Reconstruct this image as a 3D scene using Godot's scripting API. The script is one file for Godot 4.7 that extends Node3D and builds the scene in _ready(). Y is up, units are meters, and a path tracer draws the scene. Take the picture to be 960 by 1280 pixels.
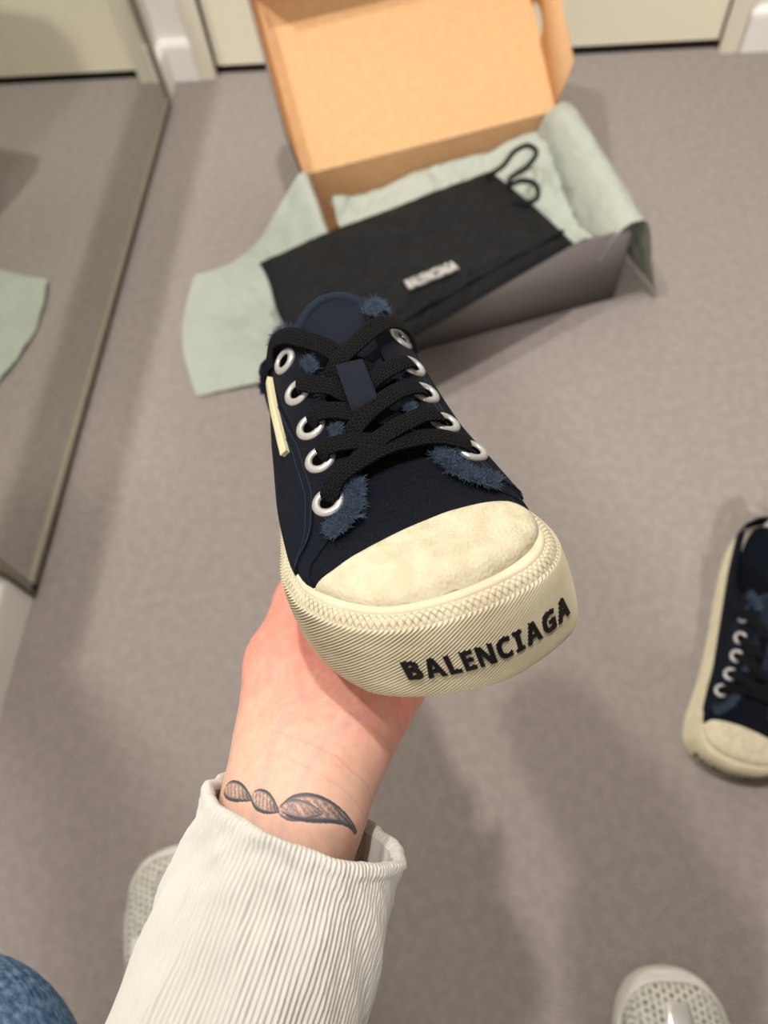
extends Node3D
# A fitting room seen from a low seat: one hand holds a worn canvas sneaker, its box lies open on the floor.

const EXPOSURE := 1.15
var rng := RandomNumberGenerator.new()
var noise := FastNoiseLite.new()
var names := {}
var M := {}

# ------------------------------------------------------------------ bookkeeping
func numbered(called: String) -> String:
	if not names.has(called):
		names[called] = 0
		return called
	names[called] += 1
	return "%s_%03d" % [called, names[called]]

func thing(called: String, label: String, category: String, xf := Transform3D(), group := "") -> Node3D:
	var o := Node3D.new()
	o.name = numbered(called)
	add_child(o, true)
	o.transform = xf
	o.set_meta("label", label)
	o.set_meta("category", category)
	if group: o.set_meta("group", group)
	return o

func put(called: String, mesh: Mesh, mat: Material, parent: Node3D = self, xf := Transform3D()) -> MeshInstance3D:
	var o := MeshInstance3D.new()
	o.name = numbered(called) if parent == self else called
	o.mesh = mesh
	if mat: o.material_override = mat
	parent.add_child(o, true)
	o.transform = xf
	return o

func struct(called: String, mesh: Mesh, mat: Material, label: String, category: String, xf := Transform3D()) -> MeshInstance3D:
	var o := put(called, mesh, mat, self, xf)
	o.set_meta("kind", "structure")
	o.set_meta("label", label)
	o.set_meta("category", category)
	return o

# ------------------------------------------------------------------ mesh collecting
class MB:
	var v := PackedVector3Array()
	var uv := PackedVector2Array()
	var ix := PackedInt32Array()
	var col := PackedColorArray()
	func grid(rows: int, cols: int, f: Callable, wrap := false, uvf = null) -> void:
		var b := v.size()
		for i in rows:
			for j in cols:
				v.append(f.call(i, j))
				uv.append(uvf.call(i, j) if uvf != null else Vector2(float(j) / maxi(cols - 1, 1), float(i) / maxi(rows - 1, 1)))
		for i in rows - 1:
			for j in (cols if wrap else cols - 1):
				var a := b + i * cols + j
				var c := b + i * cols + (j + 1) % cols
				ix.append_array([a, c, a + cols, c, c + cols, a + cols])
	func fan(center: Vector3, ring: PackedVector3Array) -> void:
		var b := v.size()
		v.append(center)
		uv.append(Vector2(0.5, 0.5))
		for p in ring:
			v.append(p)
			uv.append(Vector2(p.x, p.z))
		for i in ring.size():
			ix.append_array([b, b + 1 + i, b + 1 + (i + 1) % ring.size()])
	func tube(path: PackedVector3Array, r0: float, r1: float, sides: int) -> void:
		var b := v.size()
		var n := path.size()
		var up := Vector3(0.31, 0.87, 0.38)
		for i in n:
			var t := (path[mini(i + 1, n - 1)] - path[maxi(i - 1, 0)]).normalized()
			var a := t.cross(up).normalized()
			var c := t.cross(a)
			var r := lerpf(r0, r1, float(i) / (n - 1))
			for k in sides:
				var an := TAU * k / sides
				v.append(path[i] + (a * cos(an) + c * sin(an)) * r)
				uv.append(Vector2(float(k) / sides, float(i) / n))
		for i in n - 1:
			for k in sides:
				var p := b + i * sides + k
				var q := b + i * sides + (k + 1) % sides
				ix.append_array([p, q, p + sides, q, q + sides, p + sides])
	func box(lo: Vector3, hi: Vector3) -> void:
		var b := v.size()
		for k in 8:
			v.append(Vector3(hi.x if k & 1 else lo.x, hi.y if k & 2 else lo.y, hi.z if k & 4 else lo.z))
			uv.append(Vector2(k & 1, (k >> 1) & 1))
		for q in [[0, 1, 3, 2], [4, 6, 7, 5], [0, 4, 5, 1], [2, 3, 7, 6], [0, 2, 6, 4], [1, 5, 7, 3]]:
			ix.append_array([b + q[0], b + q[1], b + q[2], b + q[0], b + q[2], b + q[3]])

# side: which way the faces look: 1 away from the middle, -1 towards it, or a direction
func done(mb: MB, side: Variant = 1, flat := false, mirrored := false) -> ArrayMesh:
	var v := mb.v
	var uv := mb.uv
	var ix := mb.ix
	if flat:
		var fv := PackedVector3Array()
		var fu := PackedVector2Array()
		var fi := PackedInt32Array()
		for i in ix.size():
			fv.append(v[ix[i]])
			fu.append(uv[ix[i]])
			fi.append(i)
		v = fv
		uv = fu
		ix = fi
	var mid := Vector3.ZERO
	for p in v: mid += p
	mid /= maxi(v.size(), 1)
	var n := PackedVector3Array()
	n.resize(v.size())
	var score := 0.0
	for i in range(0, ix.size(), 3):
		var a := v[ix[i]]
		var b := v[ix[i + 1]]
		var c := v[ix[i + 2]]
		var k := (c - a).cross(b - a)
		if side is Vector3: score += k.dot(side)
		else: score += k.dot((a + b + c) / 3.0 - mid) * side
		n[ix[i]] += k
		n[ix[i + 1]] += k
		n[ix[i + 2]] += k
	var s := 1.0 if score >= 0 else -1.0
	if (s < 0) != mirrored:
		for i in range(0, ix.size(), 3):
			var t := ix[i + 1]
			ix[i + 1] = ix[i + 2]
			ix[i + 2] = t
	for i in n.size():
		n[i] = n[i].normalized() * s if n[i].length_squared() > 1e-30 else Vector3.UP
	if mirrored:
		for i in v.size():
			v[i].x = -v[i].x
			n[i].x = -n[i].x
	var arr := []
	arr.resize(Mesh.ARRAY_MAX)
	arr[Mesh.ARRAY_VERTEX] = v
	arr[Mesh.ARRAY_NORMAL] = n
	arr[Mesh.ARRAY_TEX_UV] = uv
	if mb.col.size() == v.size(): arr[Mesh.ARRAY_COLOR] = mb.col
	arr[Mesh.ARRAY_INDEX] = ix
	var m := ArrayMesh.new()
	m.add_surface_from_arrays(Mesh.PRIMITIVE_TRIANGLES, arr)
	return m

func box_mesh(lo: Vector3, hi: Vector3) -> ArrayMesh:
	var mb := MB.new()
	mb.box(lo, hi)
	return done(mb, 1, true)

# a cardboard panel: outline in xy, its inner face looks to +z, thickness towards -z; surface 0 inner, 1 outer and edges
func panel(poly: PackedVector2Array, thick: float, inner: Material, outer: Material) -> ArrayMesh:
	var tri := Geometry2D.triangulate_polygon(poly)
	var m: ArrayMesh
	for pass_ in 2:
		var st := SurfaceTool.new()
		st.begin(Mesh.PRIMITIVE_TRIANGLES)
		var z := 0.0 if pass_ == 0 else -thick
		for i in range(0, tri.size(), 3):
			var p := [poly[tri[i]], poly[tri[i + 1]], poly[tri[i + 2]]]
			var ccw: bool = (p[1] - p[0]).cross(p[2] - p[0]) > 0
			if ccw == (pass_ == 0): p = [p[0], p[2], p[1]]
			for q in p:
				st.set_uv(q)
				st.add_vertex(Vector3(q.x, q.y, z))
		if pass_ == 1:
			var turn := 0.0
			for i in poly.size(): turn += poly[i].cross(poly[(i + 1) % poly.size()])
			for i in poly.size():
				var a := poly[i]
				var b := poly[(i + 1) % poly.size()]
				if turn < 0:
					var t := a
					a = b
					b = t
				for q in [Vector3(a.x, a.y, 0), Vector3(b.x, b.y, 0), Vector3(b.x, b.y, -thick), Vector3(a.x, a.y, 0), Vector3(b.x, b.y, -thick), Vector3(a.x, a.y, -thick)]:
					st.set_uv(Vector2(q.x, q.y))
					st.add_vertex(q)
		st.generate_normals()
		m = st.commit(m)
	m.surface_set_material(0, inner)
	m.surface_set_material(1, outer)
	return m

# ------------------------------------------------------------------ curves
func pchip(pts: Array, x: float) -> float:
	var n := pts.size()
	if x <= pts[0].x: return pts[0].y
	if x >= pts[n - 1].x: return pts[n - 1].y
	var i := 0
	while x > pts[i + 1].x: i += 1
	var h: float = pts[i + 1].x - pts[i].x
	var d: float = (pts[i + 1].y - pts[i].y) / h
	var m0 := d
	var m1 := d
	if i > 0:
		var e: float = (pts[i].y - pts[i - 1].y) / (pts[i].x - pts[i - 1].x)
		m0 = 0.0 if e * d <= 0 else 2.0 * e * d / (e + d)
	if i < n - 2:
		var g: float = (pts[i + 2].y - pts[i + 1].y) / (pts[i + 2].x - pts[i + 1].x)
		m1 = 0.0 if g * d <= 0 else 2.0 * g * d / (g + d)
	var t: float = (x - pts[i].x) / h
	var t2 := t * t
	var t3 := t2 * t
	return (2 * t3 - 3 * t2 + 1) * pts[i].y + (t3 - 2 * t2 + t) * h * m0 + (3 * t2 - 2 * t3) * pts[i + 1].y + (t3 - t2) * h * m1

func smooth_path(p: PackedVector3Array, each: int) -> PackedVector3Array:
	var out := PackedVector3Array()
	var n := p.size()
	for i in n - 1:
		for k in each:
			out.append(p[i].cubic_interpolate(p[i + 1], p[maxi(i - 1, 0)], p[mini(i + 2, n - 1)], float(k) / each))
	out.append(p[n - 1])
	return out

# ------------------------------------------------------------------ smooth bodies: tapered capsules joined by a soft minimum, meshed as surface nets
func body_mesh(bones: Array, cell: float, k: float, uvf = null, shape = null) -> MB:
	var lo := Vector3.INF
	var hi := -Vector3.INF
	var pad := cell * 2.5 + k
	for b in bones:
		var r: float = maxf(b[2], b[3]) + pad
		lo = lo.min((b[0] as Vector3).min(b[1]) - Vector3.ONE * r)
		hi = hi.max((b[0] as Vector3).max(b[1]) + Vector3.ONE * r)
	var nx := int((hi.x - lo.x) / cell) + 2
	var ny := int((hi.y - lo.y) / cell) + 2
	var nz := int((hi.z - lo.z) / cell) + 2
	var F := PackedFloat32Array()
	F.resize(nx * ny * nz)
	for b in bones:
		var a: Vector3 = b[0]
		var ab: Vector3 = b[1] - b[0]
		var l2 := maxf(ab.length_squared(), 1e-12)
		var ra: float = b[2]
		var rb: float = b[3]
		var r := maxf(ra, rb) + pad
		var p0 := (((b[0] as Vector3).min(b[1]) - Vector3.ONE * r - lo) / cell).floor()
		var p1 := (((b[0] as Vector3).max(b[1]) + Vector3.ONE * r - lo) / cell).ceil()
		for z in range(maxi(int(p0.z), 0), mini(int(p1.z), nz - 1) + 1):
			for y in range(maxi(int(p0.y), 0), mini(int(p1.y), ny - 1) + 1):
				var row := (z * ny + y) * nx
				for x in range(maxi(int(p0.x), 0), mini(int(p1.x), nx - 1) + 1):
					var q := lo + Vector3(x, y, z) * cell - a
					var t := clampf(q.dot(ab) / l2, 0.0, 1.0)
					var d := (q - ab * t).length() - lerpf(ra, rb, t)
					if d < pad: F[row + x] += exp(-d / k)
	var low := -pad / k
	for i in F.size():
		F[i] = log(F[i]) if F[i] > 0.0 else low
	if shape != null:
		for z in nz:
			for y in ny:
				for x in nx:
					var i := (z * ny + y) * nx + x
					if F[i] > -8.0 and F[i] < 12.0: F[i] += shape.call(lo + Vector3(x, y, z) * cell) / k
	var mb := MB.new()
	var at := PackedInt32Array()
	at.resize(nx * ny * nz)
	var off := [0, 1, nx, nx + 1, nx * ny, nx * ny + 1, nx * ny + nx, nx * ny + nx + 1]
	var edges := [[0, 1], [2, 3], [4, 5], [6, 7], [0, 2], [1, 3], [4, 6], [5, 7], [0, 4], [1, 5], [2, 6], [3, 7]]
	for z in nz - 1:
		for y in ny - 1:
			for x in nx - 1:
				var i := (z * ny + y) * nx + x
				var s := 0
				for o in 8:
					if F[i + off[o]] > 0.0: s += 1
				if s == 0 or s == 8: continue
				var sum := Vector3.ZERO
				var n := 0
				for e in edges:
					var f0 := F[i + off[e[0]]]
					var f1 := F[i + off[e[1]]]
					if (f0 > 0.0) != (f1 > 0.0):
						var t := f0 / (f0 - f1)
						var c0 := Vector3(e[0] & 1, (e[0] >> 1) & 1, e[0] >> 2)
						var c1 := Vector3(e[1] & 1, (e[1] >> 1) & 1, e[1] >> 2)
						sum += c0.lerp(c1, t)
						n += 1
				at[i] = mb.v.size()
				var p := lo + (Vector3(x, y, z) + sum / n) * cell
				mb.v.append(p)
				mb.uv.append(uvf.call(p) if uvf != null else Vector2(p.x, p.y))
	var step := [1, nx, nx * ny]
	for z in range(1, nz - 1):
		for y in range(1, ny - 1):
			for x in range(1, nx - 1):
				var i := (z * ny + y) * nx + x
				var inside := F[i] > 0.0
				for ax in 3:
					if (F[i + step[ax]] > 0.0) == inside: continue
					var u: int = step[(ax + 1) % 3]
					var w: int = step[(ax + 2) % 3]
					var a := at[i]
					var b := at[i - u]
					var c := at[i - u - w]
					var d := at[i - w]
					if inside: mb.ix.append_array([a, b, c, a, c, d])
					else: mb.ix.append_array([a, c, b, a, d, c])
	return mb

# ------------------------------------------------------------------ materials
func mat(col: Color, rough := 0.7, spec := 0.4) -> StandardMaterial3D:
	var m := StandardMaterial3D.new()
	m.albedo_color = col
	m.roughness = rough
	m.metallic_specular = spec
	m.cull_mode = BaseMaterial3D.CULL_DISABLED
	return m

func noise_tex(freq: float, a: Color, b: Color, octaves := 3, size := 512, sd := 1) -> NoiseTexture2D:
	var t := NoiseTexture2D.new()
	t.width = size
	t.height = size
	t.seamless = true
	var f := FastNoiseLite.new()
	f.seed = sd
	f.frequency = freq
	f.fractal_octaves = octaves
	t.noise = f
	var g := Gradient.new()
	g.colors = [a, b]
	g.offsets = [0.25, 0.75]
	t.color_ramp = g
	return t

func image_tex(w: int, h: int, f: Callable) -> ImageTexture:
	var im := Image.create(w, h, false, Image.FORMAT_RGB8)
	for y in h:
		for x in w:
			im.set_pixel(x, y, f.call((x + 0.5) / w, (y + 0.5) / h))
	return ImageTexture.create_from_image(im)

func relief(m: StandardMaterial3D, t: Texture2D, cm: float) -> StandardMaterial3D:
	m.heightmap_enabled = true
	m.heightmap_texture = t
	m.heightmap_scale = cm
	return m

func tri(m: StandardMaterial3D, per_metre: float, world := false) -> StandardMaterial3D:
	m.uv1_triplanar = true
	m.uv1_world_triplanar = world
	m.uv1_scale = Vector3.ONE * per_metre
	return m

func hx(s: String) -> Color:
	return Color.html(s)

func make_materials() -> void:
	var weave := image_tex(64, 64, func(x: float, y: float):
		var cx := int(x * 4.0)
		var cy := int(y * 4.0)
		var fx := absf(fposmod(x * 4.0, 1.0) - 0.5) * 2.0
		var fy := absf(fposmod(y * 4.0, 1.0) - 0.5) * 2.0
		var over := (cx + cy) % 2 == 0
		var h := (1.0 - fx * fx) * (0.75 + 0.25 * (1.0 - fy * fy)) if over else (1.0 - fy * fy) * (0.75 + 0.25 * (1.0 - fx * fx)) * 0.9
		return Color(h, h, h))
	var canvas_tone := noise_tex(0.012, hx("0f131b"), hx("20262f"), 5)
	var weave_color := image_tex(64, 64, func(x: float, y: float):
		var fx := absf(fposmod(x * 4.0, 1.0) - 0.5) * 2.0
		var fy := absf(fposmod(y * 4.0, 1.0) - 0.5) * 2.0
		var over_ := (int(x * 4.0) + int(y * 4.0)) % 2 == 0
		return hx("070a11").lerp(hx("182030") if over_ else hx("111724"), 1.0 - maxf(fx, fy) * 0.9))
	M.canvas = tri(relief(mat(Color.WHITE, 0.95, 0.2), weave, 0.05), 270.0)
	M.canvas.albedo_texture = weave_color
	M.panel = tri(relief(mat(hx("151922"), 0.95, 0.2), weave, 0.03), 300.0)
	M.tongue = tri(relief(mat(hx("1e222c"), 0.95, 0.2), weave, 0.015), 520.0)
	for k in ["canvas", "panel", "tongue"]:
		M[k].rim_enabled = true
		M[k].rim = 0.08
		M[k].rim_tint = 0.6
	M.fray = mat(hx("526174"), 1.0, 0.1)
	M.fray_dark = mat(hx("262d38"), 1.0, 0.1)
	M.thread = mat(hx("2a3242"), 0.9, 0.2)
	M.lining = mat(hx("10131a"), 1.0, 0.1)
	M.black = mat(hx("060607"), 1.0, 0.0)
	var braid := image_tex(96, 32, func(x: float, y: float):
		var lane := int(x * 6.0)
		var fx := fposmod(x * 6.0, 1.0)
		var ph := fposmod(y * 2.0 + (fx if lane % 2 == 0 else 1.0 - fx), 1.0)
		var h := (1.0 - pow(absf(ph - 0.5) * 2.0, 2.0)) * (1.0 - pow(absf(fx - 0.5) * 2.0, 4.0))
		return Color(h, h, h))
	M.lace = relief(mat(Color.WHITE, 0.85, 0.25), braid, 0.09)
	M.lace.albedo_texture = image_tex(96, 32, func(x: float, y: float):
		var lane := int(x * 6.0)
		var fx := fposmod(x * 6.0, 1.0)
		var ph := fposmod(y * 2.0 + (fx if lane % 2 == 0 else 1.0 - fx), 1.0)
		var h := (1.0 - pow(absf(ph - 0.5) * 2.0, 2.0)) * (1.0 - pow(absf(fx - 0.5) * 2.0, 4.0))
		return hx("040405").lerp(hx("1d1d21"), h))
	M.eyelet = mat(hx("b4b4b0"), 0.3, 0.6)
	M.eyelet.metallic = 0.45
	var grime := noise_tex(0.01, hx("cbc1a5"), hx("d8cfb6"), 5, 512, 4)
	M.rubber = tri(mat(Color.WHITE, 0.62, 0.4), 9.0)
	M.rubber.albedo_texture = grime
	M.rubber.vertex_color_use_as_albedo = true
	M.cap = tri(relief(mat(Color.WHITE, 0.7, 0.35), noise_tex(0.08, Color.BLACK, Color.WHITE, 4, 512, 9), 0.03), 14.0)
	M.cap.albedo_texture = noise_tex(0.014, hx("bfb69b"), hx("d0c7ae"), 5, 512, 5)
	M.letter = mat(hx("101010"), 0.6, 0.4)
	M.tape = tri(relief(mat(hx("cfc7a4"), 0.8, 0.3), weave, 0.01), 400.0)
	# the room
	var carpet := noise_tex(0.035, hx("8d8581"), hx("968d89"), 4, 1024, 11)
	M.floor = tri(relief(mat(Color.WHITE, 0.95, 0.2), noise_tex(0.45, Color.BLACK, Color.WHITE, 2, 512, 12), 0.12), 1.7, true)
	M.floor.albedo_texture = carpet
	M.wall = tri(relief(mat(hx("f1eee8"), 0.8, 0.3), noise_tex(0.2, Color.BLACK, Color.WHITE, 3, 512, 13), 0.03), 2.0, true)
	M.far_wall = mat(hx("a39c93"), 0.85, 0.3)
	M.trim = mat(hx("f6f4f0"), 0.45, 0.5)
	M.door = mat(hx("f4eed8"), 0.5, 0.4)
	M.jamb = mat(hx("e8e1d0"), 0.5, 0.4)
	M.ceiling = mat(hx("eceae6"), 0.9, 0.2)
	M.mirror = mat(hx("d9dbd6"), 0.02, 0.5)
	M.mirror.metallic = 1.0
	M.frame = mat(hx("938d7e"), 0.4, 0.5)
	M.frame.metallic = 0.4
	M.gap = mat(hx("2a2722"), 0.9, 0.2)
	# cardboard, paper, bag
	M.kraft = tri(relief(mat(Color.WHITE, 0.85, 0.25), noise_tex(0.3, Color.BLACK, Color.WHITE, 3, 512, 14), 0.02), 6.0)
	M.kraft.albedo_texture = noise_tex(0.02, hx("d3a779"), hx("d8ae81"), 4, 512, 15)
	M.card = tri(relief(mat(hx("716b69"), 0.6, 0.35), noise_tex(0.3, Color.BLACK, Color.WHITE, 3, 512, 16), 0.01), 6.0)
	M.tissue = tri(relief(mat(hx("a9afa5"), 0.85, 0.25), noise_tex(0.012, Color.BLACK, Color.WHITE, 5, 512, 17), 0.4), 3.0)
	M.tissue.backlight_enabled = true
	M.tissue.backlight = Color(0.25, 0.27, 0.24)
	M.bag = tri(relief(mat(hx("131315"), 0.75, 0.35), weave, 0.01), 350.0)
	M.cord = mat(hx("16161a"), 0.85, 0.3)
	M.print = mat(hx("c9c7c2"), 0.8, 0.3)
	# person
	M.knit = tri(relief(mat(hx("cfcdc7"), 0.95, 0.2), weave, 0.012), 500.0)
	M.knit.rim_enabled = true
	M.knit.rim = 0.2
	M.denim = tri(relief(mat(Color.WHITE, 0.95, 0.2), noise_tex(0.3, Color.BLACK, Color.WHITE, 2, 512, 21), 0.05), 7.0)
	M.denim.albedo_color = Color.WHITE
	M.denim.albedo_texture = noise_tex(0.05, hx("34527a"), hx("8fabc8"), 4, 512, 18)
	M.hair = mat(hx("2c2019"), 0.6, 0.4)
	M.face = mat(hx("e9bda9"), 0.5, 0.4)
	M.running_white = mat(hx("e6e4df"), 0.45, 0.5)
	M.running_silver = mat(hx("c9cac8"), 0.25, 0.7)
	M.running_silver.metallic = 0.55
	var holes := image_tex(64, 64, func(x: float, y: float):
		var fx := fposmod(x * 4.0, 1.0) - 0.5
		var fy := fposmod(y * 4.0 + (0.5 if int(x * 4.0) % 2 else 0.0), 1.0) - 0.5
		var h := smoothstep(0.22, 0.34, Vector2(fx, fy).length())
		return Color(h, h, h))
	var holes_color := image_tex(64, 64, func(x: float, y: float):
		var fx := fposmod(x * 4.0, 1.0) - 0.5
		var fy := fposmod(y * 4.0 + (0.5 if int(x * 4.0) % 2 else 0.0), 1.0) - 0.5
		return hx("6c6d62").lerp(hx("d6d5cb"), smoothstep(0.22, 0.34, Vector2(fx, fy).length())))
	M.running_mesh = tri(relief(mat(Color.WHITE, 0.6, 0.4), holes, 0.10), 44.0)
	M.running_mesh.albedo_texture = holes_color
	M.running_sole = mat(hx("d8d6d0"), 0.6, 0.4)
	M.running_tread = mat(hx("3a3836"), 0.8, 0.3)
	M.skin = StandardMaterial3D.new()

# ------------------------------------------------------------------ the canvas sneaker: x to its left (the viewer's right), y up, z to the toe; built from (u back from the toe, v, w)
var RIM := []        # the sole's upper edge and its lower edge, each PackedVector2Array (u, v), from the toe tip round
var RIM_LOW := []
var NORMAL := []
var ROUND := 0.0     # its length
const NR := 1600
const U0 := 0.0095
const W1 := 0.0327
var LB_L := PackedFloat32Array()
var LB_R := PackedFloat32Array()
var LB_T := PackedFloat32Array()
var LACES := []

func prepare_sole() -> void:
	var top := [[.283, -.002], [.278, -.020], [.262, -.033], [.235, -.0375], [.19, -.0402], [.15, -.0432], [.10, -.0488], [.0791, -.0515], [.0579, -.0543], [.0449, -.0532], [.0348, -.0509], [.0225, -.0444], [.0146, -.0378], [.0085, -.0306], [.0041, -.0226], [.0012, -.012], [.0002, 0.0], [.0007, .010], [.0022, .019], [.005, .028], [.0106, .0362], [.0185, .0415], [.0275, .0438], [.038, .0438], [.05, .0425], [.07, .041], [.10, .0395], [.15, .0390], [.19, .0390], [.235, .0365], [.262, .030], [.278, .018]]
	var low := [[.283, -.001], [.278, -.019], [.262, -.0325], [.235, -.037], [.19, -.0405], [.15, -.0436], [.10, -.049], [.079, -.0525], [.0579, -.0525], [.0449, -.0500], [.034, -.0466], [.0225, -.0408], [.0143, -.0350], [.0080, -.0262], [.0035, -.0165], [.0005, -.0065], [-.0012, .0040], [-.0008, .0130], [.0016, .0215], [.0045, .0295], [.0095, .0385], [.0170, .0447], [.0270, .0483], [.039, .0495], [.052, .0485], [.07, .0455], [.1, .042], [.15, .0400], [.19, .0395], [.235, .0370], [.262, .0305], [.278, .0185]]
	var a := PackedVector2Array()
	var b := PackedVector2Array()
	var n := top.size()
	var g := func(l: Array, i: int) -> Vector2:
		var p: Array = l[(i + n) % n]
		return Vector2(p[0], p[1])
	for s in n:
		var i := (s + 16) % n
		for k in 50:
			var t := k / 50.0
			a.append((g.call(top, i) as Vector2).cubic_interpolate(g.call(top, i + 1), g.call(top, i - 1), g.call(top, i + 2), t))
			b.append((g.call(low, i) as Vector2).cubic_interpolate(g.call(low, i + 1), g.call(low, i - 1), g.call(low, i + 2), t))
	var acc := PackedFloat32Array([0.0])
	for i in a.size(): acc.append(acc[i] + a[i].distance_to(a[(i + 1) % a.size()]))
	ROUND = acc[a.size()]
	var top_r := PackedVector2Array()
	var low_r := PackedVector2Array()
	var j := 0
	for i in NR:
		var s := ROUND * i / NR
		while acc[j + 1] < s: j += 1
		var t := (s - acc[j]) / maxf(acc[j + 1] - acc[j], 1e-9)
		top_r.append(a[j].lerp(a[(j + 1) % a.size()], t))
		low_r.append(b[j].lerp(b[(j + 1) % a.size()], t))
	RIM = top_r
	RIM_LOW = low_r
	var nn := PackedVector2Array()
	for i in NR:
		var d := (top_r[(i + 6) % NR] - top_r[(i - 6 + NR) % NR]).normalized()
		nn.append(Vector2(-d.y, d.x) if Vector2(-d.y, d.x).dot(top_r[i] - Vector2(0.12, -0.004)) > 0 else Vector2(d.y, -d.x))
	NORMAL = nn
	var bl := [[U0, 0.0], [.0105, .0144], [.0136, .023], [.0207, .0316], [.0279, .0375], [.036, .043], [.0423, .0457], [.0599, .0475], [.0835, .0470], [.1254, .0425], [.17, .0365], [.22, .0355], [.25, .0345], [.285, .034]]
	var br := [[U0, 0.0], [.0103, .0089], [.0134, .0214], [.0186, .0304], [.0231, .0349], [.03, .0375], [.04, .039], [.05, .0395], [.07, .0385], [.1, .0362], [.15, .0365], [.2, .0365], [.25, .034], [.285, .03]]
	var tp := [[U0, .0368], [.013, .0408], [.022, .0434], [.032, .0447], [.042, .0460], [.054, .0495], [.066, .0548], [.086, .0630], [.104, .0715], [.124, .0815], [.146, .0930], [.175, .105], [.21, .114], [.285, .118]]
	var vl := []
	var vr := []
	var vt := []
	for p in bl: vl.append(Vector2(sqrt(p[0] - U0), p[1]))
	for p in br: vr.append(Vector2(sqrt(p[0] - U0), p[1]))
	for p in tp: vt.append(Vector2(p[0], p[1]))
	for i in 1025:
		var x := 0.53 * i / 1024.0
		LB_L.append(pchip(vl, x))
		LB_R.append(pchip(vr, x))
		LB_T.append(pchip(vt, U0 + 0.2755 * i / 1024.0))

func rim_at(s: float, w: float, off: float) -> Vector3:
	var x := fposmod(s / ROUND, 1.0) * NR
	var i := int(x)
	var f := x - i
	var k := (i + 1) % NR
	var h := clampf(w / W1, 0.0, 1.0)
	var p := (RIM_LOW[i] as Vector2).lerp(RIM_LOW[k], f).lerp((RIM[i] as Vector2).lerp(RIM[k], f), h)
	p += (NORMAL[i] as Vector2).lerp(NORMAL[k], f) * off
	return Vector3(p.y, w, -p.x)

func lut(l: PackedFloat32Array, x: float) -> float:
	var k := clampf(x, 0.0, 1.0) * 1023.99
	var i := int(k)
	return lerpf(l[i], l[i + 1], k - i)

# the foot's surface: u back from the toe, t from -1 (right foot side in the picture's left) over the top to 1
func up_at(u: float, t: float) -> Vector3:
	var ph := absf(t) * PI / 2.0
	var top := lut(LB_T, (u - U0) / 0.2755)
	var e := 2.0 / (2.3 if t < 0 else 2.6)
	var b := lut(LB_L if t < 0 else LB_R, sqrt(maxf(u - U0, 0.0)) / 0.53)
	if u > 0.25: b *= sqrt(maxf(0.0, 1.0 - pow((u - 0.25) / 0.0285, 2.0)))
	return Vector3(maxf(b, 1e-5) * pow(sin(ph), e) * signf(t), 0.0368 + (top - 0.0368) * pow(maxf(cos(ph), 0.0), e), -u)

func up_normal(u: float, t: float) -> Vector3:
	var a := up_at(minf(u + 4e-4, 0.278), t) - up_at(maxf(u - 4e-4, U0), t)
	var c := up_at(u, minf(t + 0.004, 0.9999)) - up_at(u, maxf(t - 0.004, -0.9999))
	var n := a.cross(c)
	if n.length_squared() < 1e-20: return Vector3.UP
	n = n.normalized()
	var o := up_at(u, t) - Vector3(0, 0.03, -u)
	if n.dot(o + Vector3(0, 0, 0.0001)) < 0: n = -n
	return n

func over(u: float, t: float, d: float) -> Vector3:
	return up_at(u, t) + up_normal(u, t) * d

# a layer over the surface; rows along u with limits of t by edge.call(x) for x in 0..1, u from along.call(x, y)
func layer(nu: int, nt: int, where: Callable, d: float, thick: float) -> MB:
	var mb := MB.new()
	mb.grid(nu + 4, nt + 4, func(i: int, j: int):
		var x := clampf(float(i - 2) / (nu - 1), 0.0, 1.0)
		var y := clampf(float(j - 2) / (nt - 1), 0.0, 1.0)
		var q: Vector2 = where.call(x, y)
		var border := mini(mini(i, j), mini(nu + 3 - i, nt + 3 - j))
		return over(q.x, q.y, d - (thick if border == 0 else thick * 0.25 if border == 1 else 0.0)))
	return mb

func fibres(path: Array, width: float, count: int, length: float, thick: float, d := 0.001, lift := 0.5, towards := 0.0) -> MB:
	var mb := MB.new()
	for n in count:
		var x := rng.randf() * (path.size() - 1)
		var i := int(x)
		var q: Vector2 = (path[i] as Vector2).lerp(path[i + 1], x - i)
		var base := over(q.x, q.y, d)
		var nrm := up_normal(q.x, q.y)
		var nxt := over(path[i + 1].x, path[i + 1].y, d) - over(path[i].x, path[i].y, d)
		var along := nxt.normalized()
		var across := nrm.cross(along).normalized()
		base += across * rng.randf_range(-0.5, 0.5) * width + nrm * rng.randf() * 0.0012
		var dir := (across * (rng.randf_range(-1.0, 1.0) + towards) + along * rng.randf_range(-0.7, 0.7) + nrm * rng.randf_range(0.1, 1.0) * lift).normalized()
		var bend := Vector3(rng.randf_range(-1, 1), rng.randf_range(-1, 1), rng.randf_range(-1, 1)) * 0.6
		var l := length * rng.randf_range(0.5, 1.15)
		var p := PackedVector3Array()
		for k in 4:
			var f := k / 3.0
			p.append(base + (dir + bend * f * 0.6) * l * f)
		mb.tube(p, thick, thick * 0.5, 3)
	return mb

# flat lace along points (u, t, height)
func lace_mesh(pts: Array, width: float, thick: float) -> MB:
	var p := PackedVector3Array()
	var n := PackedVector3Array()
	for q in pts:
		p.append(over(q[0], q[1], q[2]))
		n.append(up_normal(q[0], q[1]))
	return ribbon(smooth_path(p, 10), smooth_path(n, 10), width, thick)

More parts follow.
